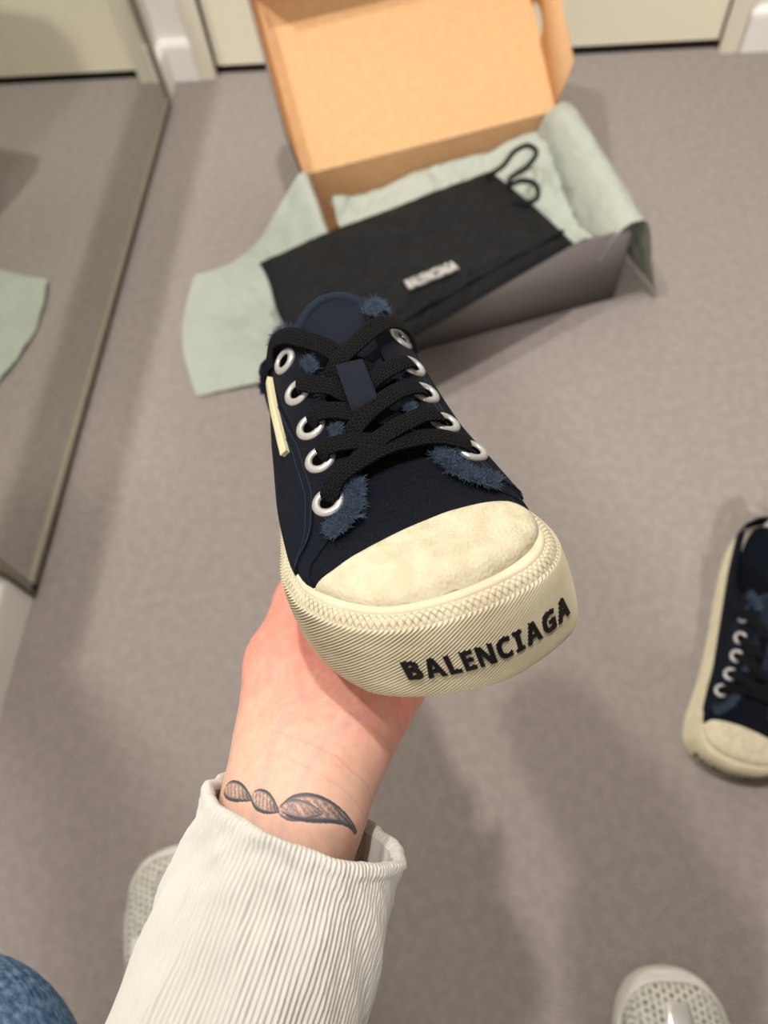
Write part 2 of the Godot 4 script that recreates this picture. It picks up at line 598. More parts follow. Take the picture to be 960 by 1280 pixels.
func ribbon(sp: PackedVector3Array, sn: PackedVector3Array, width: float, thick: float) -> MB:
	var mb := MB.new()
	var c := sp.size()
	var acc := PackedFloat32Array([0.0])
	for i in range(1, c): acc.append(acc[i - 1] + sp[i].distance_to(sp[i - 1]))
	var sides := 18
	mb.grid(c, sides, func(i: int, j: int):
		var t := (sp[mini(i + 1, c - 1)] - sp[maxi(i - 1, 0)]).normalized()
		var a := t.cross(sn[i]).normalized()
		var b := a.cross(t).normalized()
		var an := TAU * j / (sides - 1)
		var cx := cos(an)
		var cy := sin(an)
		var x := signf(cx) * pow(absf(cx), 0.55) * width * 0.5
		var y := signf(cy) * pow(absf(cy), 0.8) * thick * 0.5
		return sp[i] + a * x + b * y,
		false, func(i: int, j: int):
			var an := TAU * j / (sides - 1)
			return Vector2(0.5 + 0.5 * signf(cos(an)) * pow(absf(cos(an)), 0.55), acc[i] / 0.0040))
	return mb

func torus_at(mb: MB, c: Vector3, n: Vector3, r_in: float, r_out: float, h: float) -> void:
	var a := n.cross(Vector3(0.2, 0.1, 0.97)).normalized()
	var b := n.cross(a)
	var prof := [Vector2(r_in * 0.98, -0.004), Vector2(r_in * 0.96, -0.0005), Vector2(r_in, h * 0.6), Vector2(lerpf(r_in, r_out, 0.28), h), Vector2(lerpf(r_in, r_out, 0.62), h * 0.95), Vector2(lerpf(r_in, r_out, 0.9), h * 0.5), Vector2(r_out, 0.0), Vector2(r_out * 0.98, -0.001)]
	mb.grid(prof.size(), 40, func(i: int, j: int):
		var an := TAU * j / 40.0
		return c + (a * cos(an) + b * sin(an)) * prof[i].x + n * prof[i].y, true)

var shoe_meshes := {}

func shoe_part(key: String, mirrored: bool, build: Callable, side: Variant = 1) -> ArrayMesh:
	var k := key + ("m" if mirrored else "")
	if not shoe_meshes.has(key):
		shoe_meshes[key] = build.call()
	var mb: MB = shoe_meshes[key]
	if not shoe_meshes.has(k + "_mesh"):
		var c := MB.new()
		c.v = mb.v.duplicate()
		c.uv = mb.uv.duplicate()
		c.col = mb.col.duplicate()
		c.ix = mb.ix.duplicate()
		shoe_meshes[k + "_mesh"] = done(c, side, false, mirrored)
	return shoe_meshes[k + "_mesh"]

const EYES_L := [[.0642, -.37], [.0849, -.327], [.1022, -.32], [.1228, -.34], [.1438, -.374]]
const EYES_R := [[.0686, .515], [.0855, .431], [.1034, .407], [.1205, .42], [.141, .47]]

func canvas_sneaker(label: String, xf: Transform3D, mir: bool) -> Node3D:
	var o := thing("canvas_sneaker", label, "shoe", xf)
	# sole: a ribbed rubber band round the foot
	var pitch_n := 335
	var cols := pitch_n * 5
	var prof := [-1.0, -0.3, 0.9, 1.0, 0.6]
	var dirt := Color(0.30, 0.25, 0.19)
	var sole := put("sole", shoe_part("sole", mir, func():
		var mb := MB.new()
		var outline := [Vector2(0.0, -0.003), Vector2(0.0006, -0.0012), Vector2(0.0022, 0.0), Vector2(0.006, 0.0006), Vector2(0.011, 0.0009), Vector2(0.0165, 0.001), Vector2(0.022, 0.0009), Vector2(0.027, 0.0005), Vector2(0.0305, 0.0001), Vector2(0.0322, -0.0002), Vector2(0.0328, -0.0012)]
		var ws := [0.0, 0.0006]
		for k in 27: ws.append(0.0016 + 0.0306 * k / 26.0)
		ws.append(0.0328)
		var ofs := []
		for w in ws: ofs.append(pchip(outline, w))
		mb.grid(ws.size(), cols, func(i: int, j: int):
			var s = ROUND * j / cols + 1.6 * (ws[i] - 0.016)
			var rib: float = prof[j % 5] * 0.00034 if i > 1 and i < ws.size() - 1 else 0.0
			var worn := clampf(0.75 + noise.get_noise_2d(s * 40.0, ws[i] * 90.0), 0.25, 1.0)
			mb.col.append(Color.WHITE.lerp(dirt, worn * (1.0 if j % 5 == 0 else 0.55)) if j % 5 < 2 and i > 0 and i < ws.size() - 1 else Color.WHITE)
			return rim_at(s, ws[i], ofs[i] + rib), true)
		var ring := PackedVector3Array()
		for j in 200: ring.append(rim_at(ROUND * j / 200.0, 0.0, -0.003))
		mb.fan(Vector3(0, 0, -0.14), ring)
		while mb.col.size() < mb.v.size(): mb.col.append(Color.WHITE)
		return mb), M.rubber, o)
	# the band of cross-hatching above it and the rounded rim that meets toe cap and canvas
	put("diamond_band", shoe_part("band", mir, func():
		var mb := MB.new()
		var nc := 2600
		var rows := 15
		mb.grid(rows, nc, func(i: int, j: int):
			var s := ROUND * j / nc
			var f := float(i) / (rows - 1)
			var g := 0.0
			if i > 0 and i < rows - 1:
				for k in [-1.0, 1.0]:
					var x := absf(fposmod(s / 0.0027 + k * f * 1.6 + 0.25, 1.0) - 0.5) * 2.0
					g = maxf(g, smoothstep(0.70, 0.96, x))
			var p := rim_at(s, W1, lerpf(-0.0008, -0.0046, f) - (0.00012 if i == 0 else 0.0))
			p.y = lerpf(0.0327, 0.0360, f) + 0.0009 * sin(f * PI) - g * 0.00045
			mb.col.append(Color.WHITE.lerp(dirt, g * clampf(0.7 + noise.get_noise_2d(s * 50.0, f * 3.0), 0.2, 0.95)))
			return p, true)
		return mb), M.rubber, o)
	put("welt", shoe_part("welt", mir, func():
		var mb := MB.new()
		var pr := [[-0.0045, .0355], [-0.0047, .0364], [-0.0053, .0371], [-0.0062, .0375], [-0.0074, .0374], [-0.0082, .0370], [-0.0088, .0368], [-0.0100, .0369], [-0.0125, .0370], [-0.0160, .0366]]
		mb.grid(pr.size(), 600, func(i: int, j: int):
			var s := ROUND * j / 600.0
			var q := rim_at(s, W1, 0.0)
			var side := smoothstep(0.025, 0.05, -q.z)
			var k := 1.0 - side * (0.55 if q.x > 0 else 0.35)
			var p := rim_at(s, W1, -0.0045 + (pr[i][0] + 0.0045) * k)
			p.y = pr[i][1]
			return p, true)
		return mb), M.rubber, o)
	# toe cap of rubber
	var seam := [Vector2(-1, .0350), Vector2(-.931, .0347), Vector2(-.625, .0344), Vector2(-.403, .0360), Vector2(-.237, .0374), Vector2(-.038, .0397), Vector2(.113, .0411), Vector2(.315, .0408), Vector2(.563, .0394), Vector2(.683, .0372), Vector2(.815, .0346), Vector2(1, .0310)]
	put("toe_cap", shoe_part("cap", mir, func():
		var mb := MB.new()
		mb.grid(46, 66, func(i: int, j: int):
			var x := clampf(float(i) / 43.0, 0.0, 1.0)
			var t := lerpf(-0.997, 0.997, clampf(float(j - 2) / 61.0, 0.0, 1.0))
			var u := U0 + 0.00002 + (pchip(seam, t) - U0) * x * x
			var back := maxi(i - 43, 0)
			var p := over(u, t, 0.0012 - back * 0.0007)
			if i == 0: p = Vector3(0, 0.0345, -U0 + 0.0008)
			if j < 2 or j > 63:
				var m := up_at(u, t * 0.9)
				var out := 0.0004 if j == 1 or j == 64 else -0.0006
				p = up_at(u, t) + (up_at(u, t) - Vector3(m.x, up_at(u, t).y, m.z - 0.0015)).normalized() * out
				p.y = 0.0366 if j == 1 or j == 64 else 0.0345
			return p)
		return mb, Vector3(0, 1, 0.3)), M.cap, o)
	# canvas: vamp, quarters, facings, side panels
	put("vamp", shoe_part("vamp", mir, func():
		return layer(26, 50, func(x: float, y: float): return Vector2(lerpf(0.030, 0.078, x), lerpf(-0.995, 0.995, y)), 0.0, 0.001), Vector3.UP), M.canvas, o)
	for sd in [-1, 1]:
		var tag := "l" if sd < 0 else "r"
		var rim_t := [Vector2(.036, .95), Vector2(.043, .72), Vector2(.0506, .45), Vector2(.06, .42), Vector2(.1, .36), Vector2(.145, .36), Vector2(.152, .46), Vector2(.162, .62), Vector2(.175, .76), Vector2(.2, .86), Vector2(.24, .9), Vector2(.2775, .9)]
		put("quarter", shoe_part("quarter" + tag, mir, func():
			return layer(70, 22, func(x: float, y: float):
				var u := lerpf(0.0362, 0.2775, x)
				return Vector2(u, sd * lerpf(pchip(rim_t, u), 0.995, y)), 0.0009, 0.0014), Vector3(sd, 0.4, 0)), M.panel, o)
		put("lining", shoe_part("lining" + tag, mir, func():
			return layer(40, 14, func(x: float, y: float):
				var u := lerpf(0.145, 0.277, x)
				return Vector2(u, sd * lerpf(pchip(rim_t, u) + 0.01, 0.99, y)), -0.0025, 0.0005), Vector3(-sd, 0, 0)), M.lining, o)
		var inner := [Vector2(.0503, .46), Vector2(.0520, .34), Vector2(.0543, .24), Vector2(.059, .2), Vector2(.0677, .175), Vector2(.1, .178), Vector2(.13, .19), Vector2(.15, .2), Vector2(.158, .26), Vector2(.162, .4)] if sd < 0 else [Vector2(.0480, .58), Vector2(.0520, .42), Vector2(.0555, .31), Vector2(.059, .225), Vector2(.069, .2), Vector2(.1, .2), Vector2(.13, .21), Vector2(.15, .22), Vector2(.158, .3), Vector2(.162, .42)]
		var outer := [Vector2(.0503, .47), Vector2(.055, .5), Vector2(.08, .44), Vector2(.1, .44), Vector2(.13, .5), Vector2(.155, .53), Vector2(.162, .5)] if sd < 0 else [Vector2(.0480, .59), Vector2(.055, .58), Vector2(.08, .54), Vector2(.1, .53), Vector2(.13, .56), Vector2(.155, .58), Vector2(.162, .52)]
		put("eyelet_facing", shoe_part("facing" + tag, mir, func():
			return layer(56, 16, func(x: float, y: float):
				var u := lerpf(0.0504 if sd < 0 else 0.0482, 0.162, x)
				return Vector2(u, sd * lerpf(pchip(inner, u), pchip(outer, u), y)), 0.0022, 0.0017), Vector3(0, 1, 0.3)), M.canvas, o)
		var wave := [Vector2(.0475, .985), Vector2(.0489, .838), Vector2(.0531, .621), Vector2(.0604, .519), Vector2(.0767, .433), Vector2(.095, .432), Vector2(.1115, .476), Vector2(.1272, .52), Vector2(.15, .60), Vector2(.18, .82), Vector2(.2, .9), Vector2(.27, .92)]
		put("side_panel", shoe_part("side" + tag, mir, func():
			return layer(60, 16, func(x: float, y: float):
				var u := lerpf(0.0478, 0.265, x)
				return Vector2(u, sd * lerpf(pchip(wave, u), 0.992, y)), 0.0021, 0.0013), Vector3(sd, 0.4, 0)), M.panel, o)
		put("seam", shoe_part("seam" + tag, mir, func():
			var mb := MB.new()
			for row in 2:
				var p := PackedVector3Array()
				for k in 60:
					var u := lerpf(0.0484, 0.17, k / 59.0)
					p.append(over(u, sd * minf(pchip(wave, u) + 0.012 + row * 0.05, 0.985), 0.0023))
				mb.tube(p, 0.00022, 0.00022, 5)
			return mb), M.thread, o)
		if sd < 0:
			put("stripe", shoe_part("stripe", mir, func():
				return layer(22, 6, func(x: float, y: float):
					return Vector2(lerpf(0.0998, 0.150, x) + y * 0.0009, -(lerpf(0.521, 0.548, x) + lerpf(0.0, lerpf(0.058, 0.05, x), y))), 0.0044, 0.0024), Vector3(sd, 0.4, 0)), M.tape, o)
		# torn and frayed edges
		var torn := [[Vector2(.0678, .195), Vector2(.062, .215), Vector2(.0548, .25), Vector2(.0522, .34), Vector2(.0506, .45)], [Vector2(.150, .24), Vector2(.158, .32), Vector2(.162, .43)], [Vector2(.126, .19), Vector2(.134, .2)], [Vector2(.112, .175), Vector2(.120, .18)], [Vector2(.088, .176), Vector2(.096, .178)], [Vector2(.160, .56), Vector2(.166, .66), Vector2(.175, .75), Vector2(.19, .83)]]
		if sd > 0: torn = [[Vector2(.0688, .23), Vector2(.063, .27), Vector2(.0567, .31), Vector2(.0524, .415), Vector2(.0485, .55)], [Vector2(.148, .23), Vector2(.158, .32), Vector2(.162, .44)], [Vector2(.110, .205), Vector2(.117, .207)], [Vector2(.092, .2), Vector2(.099, .2)], [Vector2(.160, .56), Vector2(.166, .66), Vector2(.175, .75), Vector2(.19, .83)]]
		for k in torn.size():
			var path := []
			for q in torn[k]: path.append(Vector2(q.x, q.y * sd))
			var big := k < 2
			var tuft := put("frayed_edge", shoe_part("fray%s%d" % [tag, k], mir, func():
				return fibres(path, 0.0064 if k == 0 else 0.006 if k == 1 else 0.004, 2300 if k == 0 else 1400 if k == 1 else 520, 0.0030 if big else 0.0026, 0.00013, 0.0022, 1.1 if k == 1 else 0.7)), M.fray if k != 5 and not (sd > 0 and k == 4) else M.fray_dark, o)
			tuft.set_meta("kind", "stuff")
		# eyelets, the holes in them
		for e in (EYES_L if sd < 0 else EYES_R):
			var key := "eye%s%s" % [tag, e[0]]
			var ring := put("eyelet", shoe_part(key, mir, func():
				var mb := MB.new()
				torus_at(mb, over(e[0], e[1], 0.0023), up_normal(e[0], e[1]), 0.0034, 0.0066, 0.0012)
				return mb, Vector3(0, 1, 0.4)), M.eyelet, o)
			put("eyelet_hole", shoe_part(key + "h", mir, func():
				var mb := MB.new()
				var c := over(e[0], e[1], 0.00235)
				var nn := up_normal(e[0], e[1])
				var a := nn.cross(Vector3(0.2, 0.1, 0.97)).normalized()
				var b := nn.cross(a)
				var rr := PackedVector3Array()
				for k in 24: rr.append(c + (a * cos(TAU * k / 24) + b * sin(TAU * k / 24)) * 0.0034)
				mb.fan(c, rr)
				return mb, Vector3.UP), M.black, ring)
	# tongue with its padded rim
	var tongue_w := [Vector2(.056, .0490), Vector2(.075, .0545), Vector2(.1, .0668), Vector2(.125, .0795), Vector2(.146, .0912), Vector2(.155, .0975), Vector2(.163, .1045)]
	var tongue_at := func(x: float, y: float, d: float) -> Vector3:
		var u := lerpf(0.056, 0.163, x)
		var k := maxf((x - 0.80) / 0.20, 0.0)
		var v := lerpf(0.026, 0.0238, x) * sqrt(maxf(1.0 - pow(k, 2.3), 0.0004)) * y
		var w := pchip(tongue_w, u) - 12.0 * v * v
		return Vector3(v + 0.001 + 0.0025 * x, w + d * 0.8 - 0.0012, -u - d * 0.5 * x)
	put("tongue", shoe_part("tongue", mir, func():
		var mb := MB.new()
		mb.grid(40, 44, func(i: int, j: int):
			var an := TAU * j / 44.0
			return tongue_at.call(i / 39.0, signf(cos(an)) * pow(absf(cos(an)), 0.7), sin(an) * (0.0022 if i < 39 else 0.0005)), true)
		return mb), M.tongue, o)
	put("tongue_edge", shoe_part("tongue_edge", mir, func():
		var mb := MB.new()
		var p := PackedVector3Array()
		for k in 40:
			var an := lerpf(-1.5, 1.5, k / 39.0)
			p.append(tongue_at.call(0.80 + 0.20 * pow(cos(an), 0.87), 1.0 if an > 0 else -1.0, -0.0035) + Vector3(0, 0.0012, -0.0012))
		mb.tube(p, 0.0027, 0.0027, 12)
		return mb), M.fray_dark, o)
	put("tongue_fray", shoe_part("tongue_fray", mir, func():
		var mb := MB.new()
		for n in 1100:
			var an := rng.randf_range(-1.4, 1.4)
			var b: Vector3 = tongue_at.call(0.80 + 0.20 * pow(cos(an), 0.87), 1.0 if an > 0 else -1.0, -0.0035) + Vector3(0, 0.0026, -0.0022)
			var dr := Vector3(rng.randf_range(-1, 1), rng.randf_range(-0.1, 0.9), rng.randf_range(-1, 0.6)).normalized() * rng.randf_range(0.001, 0.0024)
			mb.tube(PackedVector3Array([b, b + dr * 0.6 + Vector3(0, 0.0002, 0), b + dr]), 0.00014, 0.00008, 3)
		return mb), M.fray_dark, o).set_meta("kind", "stuff")
	# laces: crossed runs from each eyelet to the opposite side
	var runs := [
		[[.0855, .134, .002], [.0885, .05, .0035], [.092, -.024, .0045], [.0955, .03, .0052], [.0988, .159, .0056], [.1008, .275, .0055], [.1006, .35, .0045], [.1034, .400, .0015], [.1034, .41, -.003]],
	]
	runs = [
		[[.0642, -.372, -.003], [.0648, -.352, .003], [.0690, -.275, .0058], [.0722, -.13, .0064], [.0741, -.008, .0066], [.0742, .1, .0062], [.0731, .257, .0058], [.0705, .384, .0052], [.0690, .475, .0036], [.0686, .512, -.003]],
		[[.0849, -.328, -.003], [.0850, -.305, .0033], [.0856, -.262, .0055], [.0843, -.167, .0053], [.0813, -.065, .0048], [.0782, .01, .0036], [.0755, .09, .0018], [.0735, .17, .0]],
		[[.0855, .431, -.003], [.0858, .395, .0035], [.0852, .331, .0062], [.0841, .218, .0074], [.0815, .109, .0080], [.0792, .012, .0078], [.0772, -.059, .0062], [.0755, -.133, .0035], [.0745, -.2, .0005]],
		[[.1022, -.321, -.003], [.1025, -.296, .0033], [.1030, -.25, .0056], [.1012, -.161, .0052], [.0968, -.072, .0046], [.0931, .0, .0036], [.0895, .08, .0022], [.0865, .15, .0]],
		[[.1034, .407, -.003], [.1030, .370, .0035], [.1013, .275, .0062], [.0989, .159, .0072], [.0955, .056, .0078], [.092, -.024, .0072], [.0885, -.1, .005], [.0865, -.16, .0015]],
		[[.1228, -.341, -.003], [.1228, -.313, .0034], [.1216, -.27, .0056], [.1169, -.202, .0052], [.1123, -.117, .0046], [.107, -.061, .0036], [.1035, -.005, .0022], [.101, .09, .0]],
		[[.1205, .42, -.003], [.1198, .385, .0036], [.1170, .307, .0060], [.1129, .182, .0058], [.1097, .075, .0052], [.1061, -.001, .0034], [.1034, -.08, .0012], [.102, -.14, .0]],
		[[.152, -.52, .003], [.1555, -.47, .0042], [.1545, -.37, .0058], [.1475, -.25, .0064], [.1400, -.17, .0064], [.1325, -.085, .0062], [.1262, -.03, .005], [.1205, .03, .0025], [.117, .08, .0]],
		[[.1405, .62, .003], [.1425, .55, .0050], [.1425, .44, .0068], [.1385, .29, .0078], [.1330, .17, .0086], [.1268, .05, .0086], [.1222, -.03, .0075], [.119, -.09, .0045], [.1175, -.13, .001]],
	]
	for k in runs.size():
		put("lace", shoe_part("lace%d" % k, mir, func(): return lace_mesh(runs[k], 0.0088, 0.0019)), M.lace, o)
	put("lace_loop", shoe_part("loop", mir, func(): return lace_mesh([[.1215, -.005, .0015], [.1185, -.007, .0075], [.1120, -.011, .0092], [.1036, -.014, .0088], [.0965, -.016, .0078], [.0945, -.016, .004]], 0.0118, 0.0012)), M.tongue, o)
	put("insole", shoe_part("insole", mir, func():
		var mb := MB.new()
		var ring := PackedVector3Array()
		for j in 160:
			var p := rim_at(ROUND * j / 160.0, W1, -0.0085)
			p.y = 0.0395
			p.z = minf(p.z, -0.11)
			ring.append(p)
		mb.fan(Vector3(0, 0.0395, -0.14), ring)
		return mb, Vector3.UP), M.lining, o)
	lettering(sole, mir)
	return o

# raised black capitals moulded on the front of the sole, bent round it
func lettering(parent: Node3D, mir: bool) -> void:
	var font := SystemFont.new()
	font.font_names = ["Droid Sans"]
	font.font_weight = 700
	var word := "BALENCIAGA"
	var width := PackedFloat32Array()
	var meshes := []
	var total := 0.0
	var cap := 1.0
	for c in word:
		var tm := TextMesh.new()
		tm.font = font
		tm.text = c
		tm.font_size = 64
		tm.pixel_size = 0.01
		tm.depth = 0.06
		tm.curve_step = 2.0
		var arr := tm.get_mesh_arrays()
		var lo := Vector3.INF
		var hi := -Vector3.INF
		for p in arr[Mesh.ARRAY_VERTEX]:
			lo = lo.min(p)
			hi = hi.max(p)
		if c == "B": cap = hi.y - lo.y
		meshes.append([arr, lo, hi])
		width.append(hi.x - lo.x)
		total += hi.x - lo.x
	var s0 := -0.0265
	var s1 := 0.0378
	if mir:
		s0 = -0.0378
		s1 = 0.0265
	var gap := 0.0015
	var k := (s1 - s0 - gap * 9.0) / total
	var ky := 0.0082 / cap
	var x := s0
	for i in word.length():
		var arr: Array = meshes[i][0]
		var lo: Vector3 = meshes[i][1]
		var hi: Vector3 = meshes[i][2]
		var v: PackedVector3Array = arr[Mesh.ARRAY_VERTEX]
		var ixs = arr[Mesh.ARRAY_INDEX]
		var ix: PackedInt32Array = ixs if ixs != null else PackedInt32Array(range(v.size()))
		# cut the outlines finely enough to bend
		var mb := MB.new()
		for fat: Vector2 in [Vector2(-0.0002, 0.0001), Vector2(0.0002, -0.0001), Vector2(0.0002, 0.0001), Vector2(-0.0002, -0.0001)]:
			for q in ix:
				var p := v[q]
				var s: float = x + (p.x - lo.x) * k + fat.x
				var w: float = 0.0118 + (p.y - (meshes[0][1] as Vector3).y) * ky + fat.y
				var off := 0.0013 + (0.00035 if p.z > 0 else -0.0005)
				var at := rim_at(-s, w, off) if mir else rim_at(s, w, off)
				if mir: at.x = -at.x
				mb.v.append(at)
				mb.uv.append(Vector2(p.x, p.y))
				mb.ix.append(mb.ix.size())
		put("letter", done(mb, 1), M.letter, parent)
		x += width[i] * k + gap

# ------------------------------------------------------------------ the white running shoes
func running_shoe(label: String, xf: Transform3D) -> void:
	var o := thing("running_shoe", label, "shoe", xf)
	var half := [Vector2(0, .0), Vector2(.0008, .0105), Vector2(.004, .0215), Vector2(.012, .0335), Vector2(.03, .0450), Vector2(.055, .0505), Vector2(.085, .0515), Vector2(.13, .045), Vector2(.18, .040), Vector2(.23, .0395), Vector2(.26, .036), Vector2(.278, .026), Vector2(.287, .012), Vector2(.29, .0)]
	var top := [Vector2(.006, .034), Vector2(.012, .043), Vector2(.03, .053), Vector2(.06, .060), Vector2(.1, .073), Vector2(.15, .094), Vector2(.18, .105), Vector2(.29, .110)]
	var ring := func(x: float, inset: float, y: float) -> Vector3:
		# x from 0 at the toe round the left side back to the toe
		var a := x * TAU
		var u := 0.145 - 0.145 * cos(a)
		var h := pchip(half, u) * (1.0 if a < PI else -1.0)
		var p := Vector2(u - 0.13, h)
		p -= p.normalized() * inset
		return Vector3(p.y, y, -(p.x + 0.13))
	var build := func(pr: Array) -> ArrayMesh:
		var mb := MB.new()
		mb.grid(pr.size(), 160, func(i: int, j: int): return ring.call(j / 160.0, pr[i].x, pr[i].y), true)
		var r := PackedVector3Array()
		for j in 80: r.append(ring.call(j / 80.0, pr[0].x, pr[0].y))
		mb.fan(Vector3(0, pr[0].y, -0.14), r)
		return done(mb)
	put("tread", build.call([Vector2(.004, 0.0), Vector2(.002, .001), Vector2(.0015, .006), Vector2(.003, .0065)]), M.running_tread, o)
	put("midsole", build.call([Vector2(.003, .006), Vector2(.0, .008), Vector2(-.001, .016), Vector2(.0, .025), Vector2(.0015, .030), Vector2(.004, .0325), Vector2(.008, .032)]), M.running_sole, o)
	var skin := func(u: float, t: float, d: float) -> Vector3:
		var b := maxf(pchip(half, u) - 0.004, 0.0)
		var ph := absf(t) * PI / 2.0
		var y := 0.030 + (pchip(top, u) - 0.030) * pow(maxf(cos(ph), 0.0), 0.8)
		var p := Vector3(b * pow(sin(ph), 0.8) * signf(t), y, -u)
		return p + Vector3(sin(t * PI / 2.0) * 0.9, cos(t * PI / 2.0), 0.45 * exp(-u * 30.0)).normalized() * d
	var sheet := func(nu: int, nt: int, f: Callable, d: float) -> ArrayMesh:
		var mb := MB.new()
		mb.grid(nu + 2, nt + 2, func(i: int, j: int):
			var x := clampf((i - 1.0) / (nu - 1), 0, 1)
			var y := clampf((j - 1.0) / (nt - 1), 0, 1)
			var q: Vector2 = f.call(x, y)
			var rim := i == 0 or j == 0 or i == nu + 1 or j == nt + 1
			return skin.call(q.x, q.y, d - (0.0016 if rim else 0.0)))
		return done(mb, Vector3(0, 1, 0.2))
	put("mesh_upper", sheet.call(50, 40, func(x: float, y: float):
		var u := 0.006 + 0.278 * x * x * 0.5 + 0.278 * x * 0.5
		var cut := smoothstep(0.17, 0.2, u) * 0.55
		return Vector2(u, lerpf(-0.99, 0.99, y) if cut < 0.01 else lerpf(-0.99, 0.99, y)), 0.0), M.running_mesh, o)
	put("toe_guard", sheet.call(16, 60, func(x: float, y: float):
		var t := lerpf(-0.99, 0.99, y)
		return Vector2(0.0062 + (0.0045 + 0.03 * pow(absf(t), 3.0)) * x, t), 0.0018), M.running_white, o)
	put("toe_strip", sheet.call(30, 6, func(x: float, y: float): return Vector2(lerpf(0.024, 0.062, x), lerpf(-0.11, 0.11, y)), 0.0016), M.running_silver, o)
	for sd in [-1.0, 1.0]:
		put("side_overlay", sheet.call(40, 8, func(x: float, y: float): return Vector2(lerpf(0.05, 0.13, x), sd * (lerpf(0.86, 0.30, x) + 0.14 * y)), 0.0017), M.running_silver, o)
		put("side_overlay", sheet.call(40, 10, func(x: float, y: float): return Vector2(lerpf(0.085, 0.27, x), sd * lerpf(0.62, 0.985, y)), 0.0015), M.running_white, o)
		put("eyestay", sheet.call(30, 6, func(x: float, y: float): return Vector2(lerpf(0.075, 0.16, x), sd * lerpf(0.26, 0.42, y)), 0.0024), M.running_white, o)
	for k in 5:
		var u := 0.085 + 0.016 * k
		var p := PackedVector3Array()
		for j in 13: p.append(skin.call(u + 0.004 * sin(j / 12.0 * PI), lerpf(-0.36, 0.36, j / 12.0), 0.0035 + 0.002 * sin(j / 12.0 * PI)))
		var n := PackedVector3Array()
		for j in 13: n.append(Vector3.UP)
		put("lace", done(ribbon(p, n, 0.006, 0.002)), M.running_white, o)

# ------------------------------------------------------------------ the scene
func _ready() -> void:
	rng.seed = 7
	noise.seed = 3
	noise.frequency = 1.0
	# camera: held at 0.82 m, looking steeply down
	var cam := Camera3D.new()
	cam.name = "camera"
	var at := CameraAttributesPhysical.new()
	at.frustum_focal_length = 17.4375
	at.frustum_focus_distance = 0.283
	at.exposure_aperture = 5.4
	at.frustum_near = 0.02
	at.frustum_far = 50.0
	cam.attributes = at
	cam.transform = Transform3D(Basis(Vector3(.99576, -.08012, -.04528), Vector3(-.00326, .46095, -.88742), Vector3(.09197, .88380, .45874)).orthonormalized(), Vector3(0, 0.82, 0))
	add_child(cam)
	var we := WorldEnvironment.new()
	we.name = "environment"
	var env := Environment.new()
	env.background_mode = Environment.BG_COLOR
	env.background_color = Color.BLACK
	env.tonemap_mode = Environment.TONE_MAPPER_LINEAR
	env.tonemap_exposure = EXPOSURE
	env.sdfgi_enabled = true
	env.ssao_enabled = true
	env.ssil_enabled = true
	we.environment = env
	add_child(we)
	make_materials()
	ceiling_light(Vector3(-0.09, 2.5, -0.68), 0.2, 2.8, "square ceiling light over the open shoebox")
	ceiling_light(Vector3(-0.86, 2.5, -0.67), 0.3, 3.2, "square ceiling light of the neighbouring cubicle")
	ceiling_light(Vector3(0.35, 2.5, 1.9), 0.6, 10.0, "square ceiling light behind the seated person")
	room()
	shoebox()
	prepare_sole()
	var held := Transform3D(Basis(Vector3(.92843, -.03305, -.37004), Vector3(-.17145, .84552, -.50567), Vector3(.32959, .53292, .77934)).orthonormalized(), Vector3(.01022, .56461, -.06432))
	canvas_sneaker("worn dark navy canvas low-top sneaker held up in the hand, cream toe towards the viewer", held, false)
	canvas_sneaker("dark navy canvas sneaker standing alone on the carpet, cut off by the picture's edge", Transform3D(Basis(Vector3.UP, deg_to_rad(-16.7)), Vector3(.278, 0, -.124)), true)
	running_shoe("white mesh running shoe whose toe peeks out from under the white sleeve", Transform3D(Basis(Vector3.UP, deg_to_rad(194)), Vector3(-.276, 0, -.036)))
	running_shoe("white mesh running shoe with silver toe strip, on open carpet below the lone navy sneaker", Transform3D(Basis(Vector3.UP, deg_to_rad(181)), Vector3(.190, 0, .044)))
	person(held)

func ceiling_light(p: Vector3, size: float, energy: float, label: String) -> void:
	var o := thing("ceiling_light", label, "light", Transform3D(Basis(), p))
	var h := size / 2
	var mb := MB.new()
	for s in [-1, 1]:
		mb.box(Vector3(s * (h + 0.01) - 0.01, -0.012, -h - 0.02), Vector3(s * (h + 0.01) + 0.01, -0.0005, h + 0.02))
		mb.box(Vector3(-h, -0.012, s * (h + 0.01) - 0.01), Vector3(h, -0.0005, s * (h + 0.01) + 0.01))
	put("rim", done(mb, 1, true), M.trim, o)
	var glow := mat(Color(1, 1, 1), 0.5)
	glow.emission_enabled = true
	glow.emission = Color(1.0, 0.95, 0.88)
	glow.emission_energy_multiplier = 1.5
	put("diffuser", box_mesh(Vector3(-h, -0.006, -h), Vector3(h, -0.001, h)), glow, o)
	var l := SpotLight3D.new()
	l.name = "lamp"
	l.light_size = size * 0.25
	l.light_color = Color(1.0, 0.98, 0.955)
	l.light_energy = energy
	l.spot_range = 8.0
	l.spot_attenuation = 2.0
	l.spot_angle = 72.0
	l.spot_angle_attenuation = 0.6
	l.shadow_enabled = true
	o.add_child(l)
	l.position = Vector3(0, -0.016, 0)
	l.rotation = Vector3(-PI / 2, 0, 0)

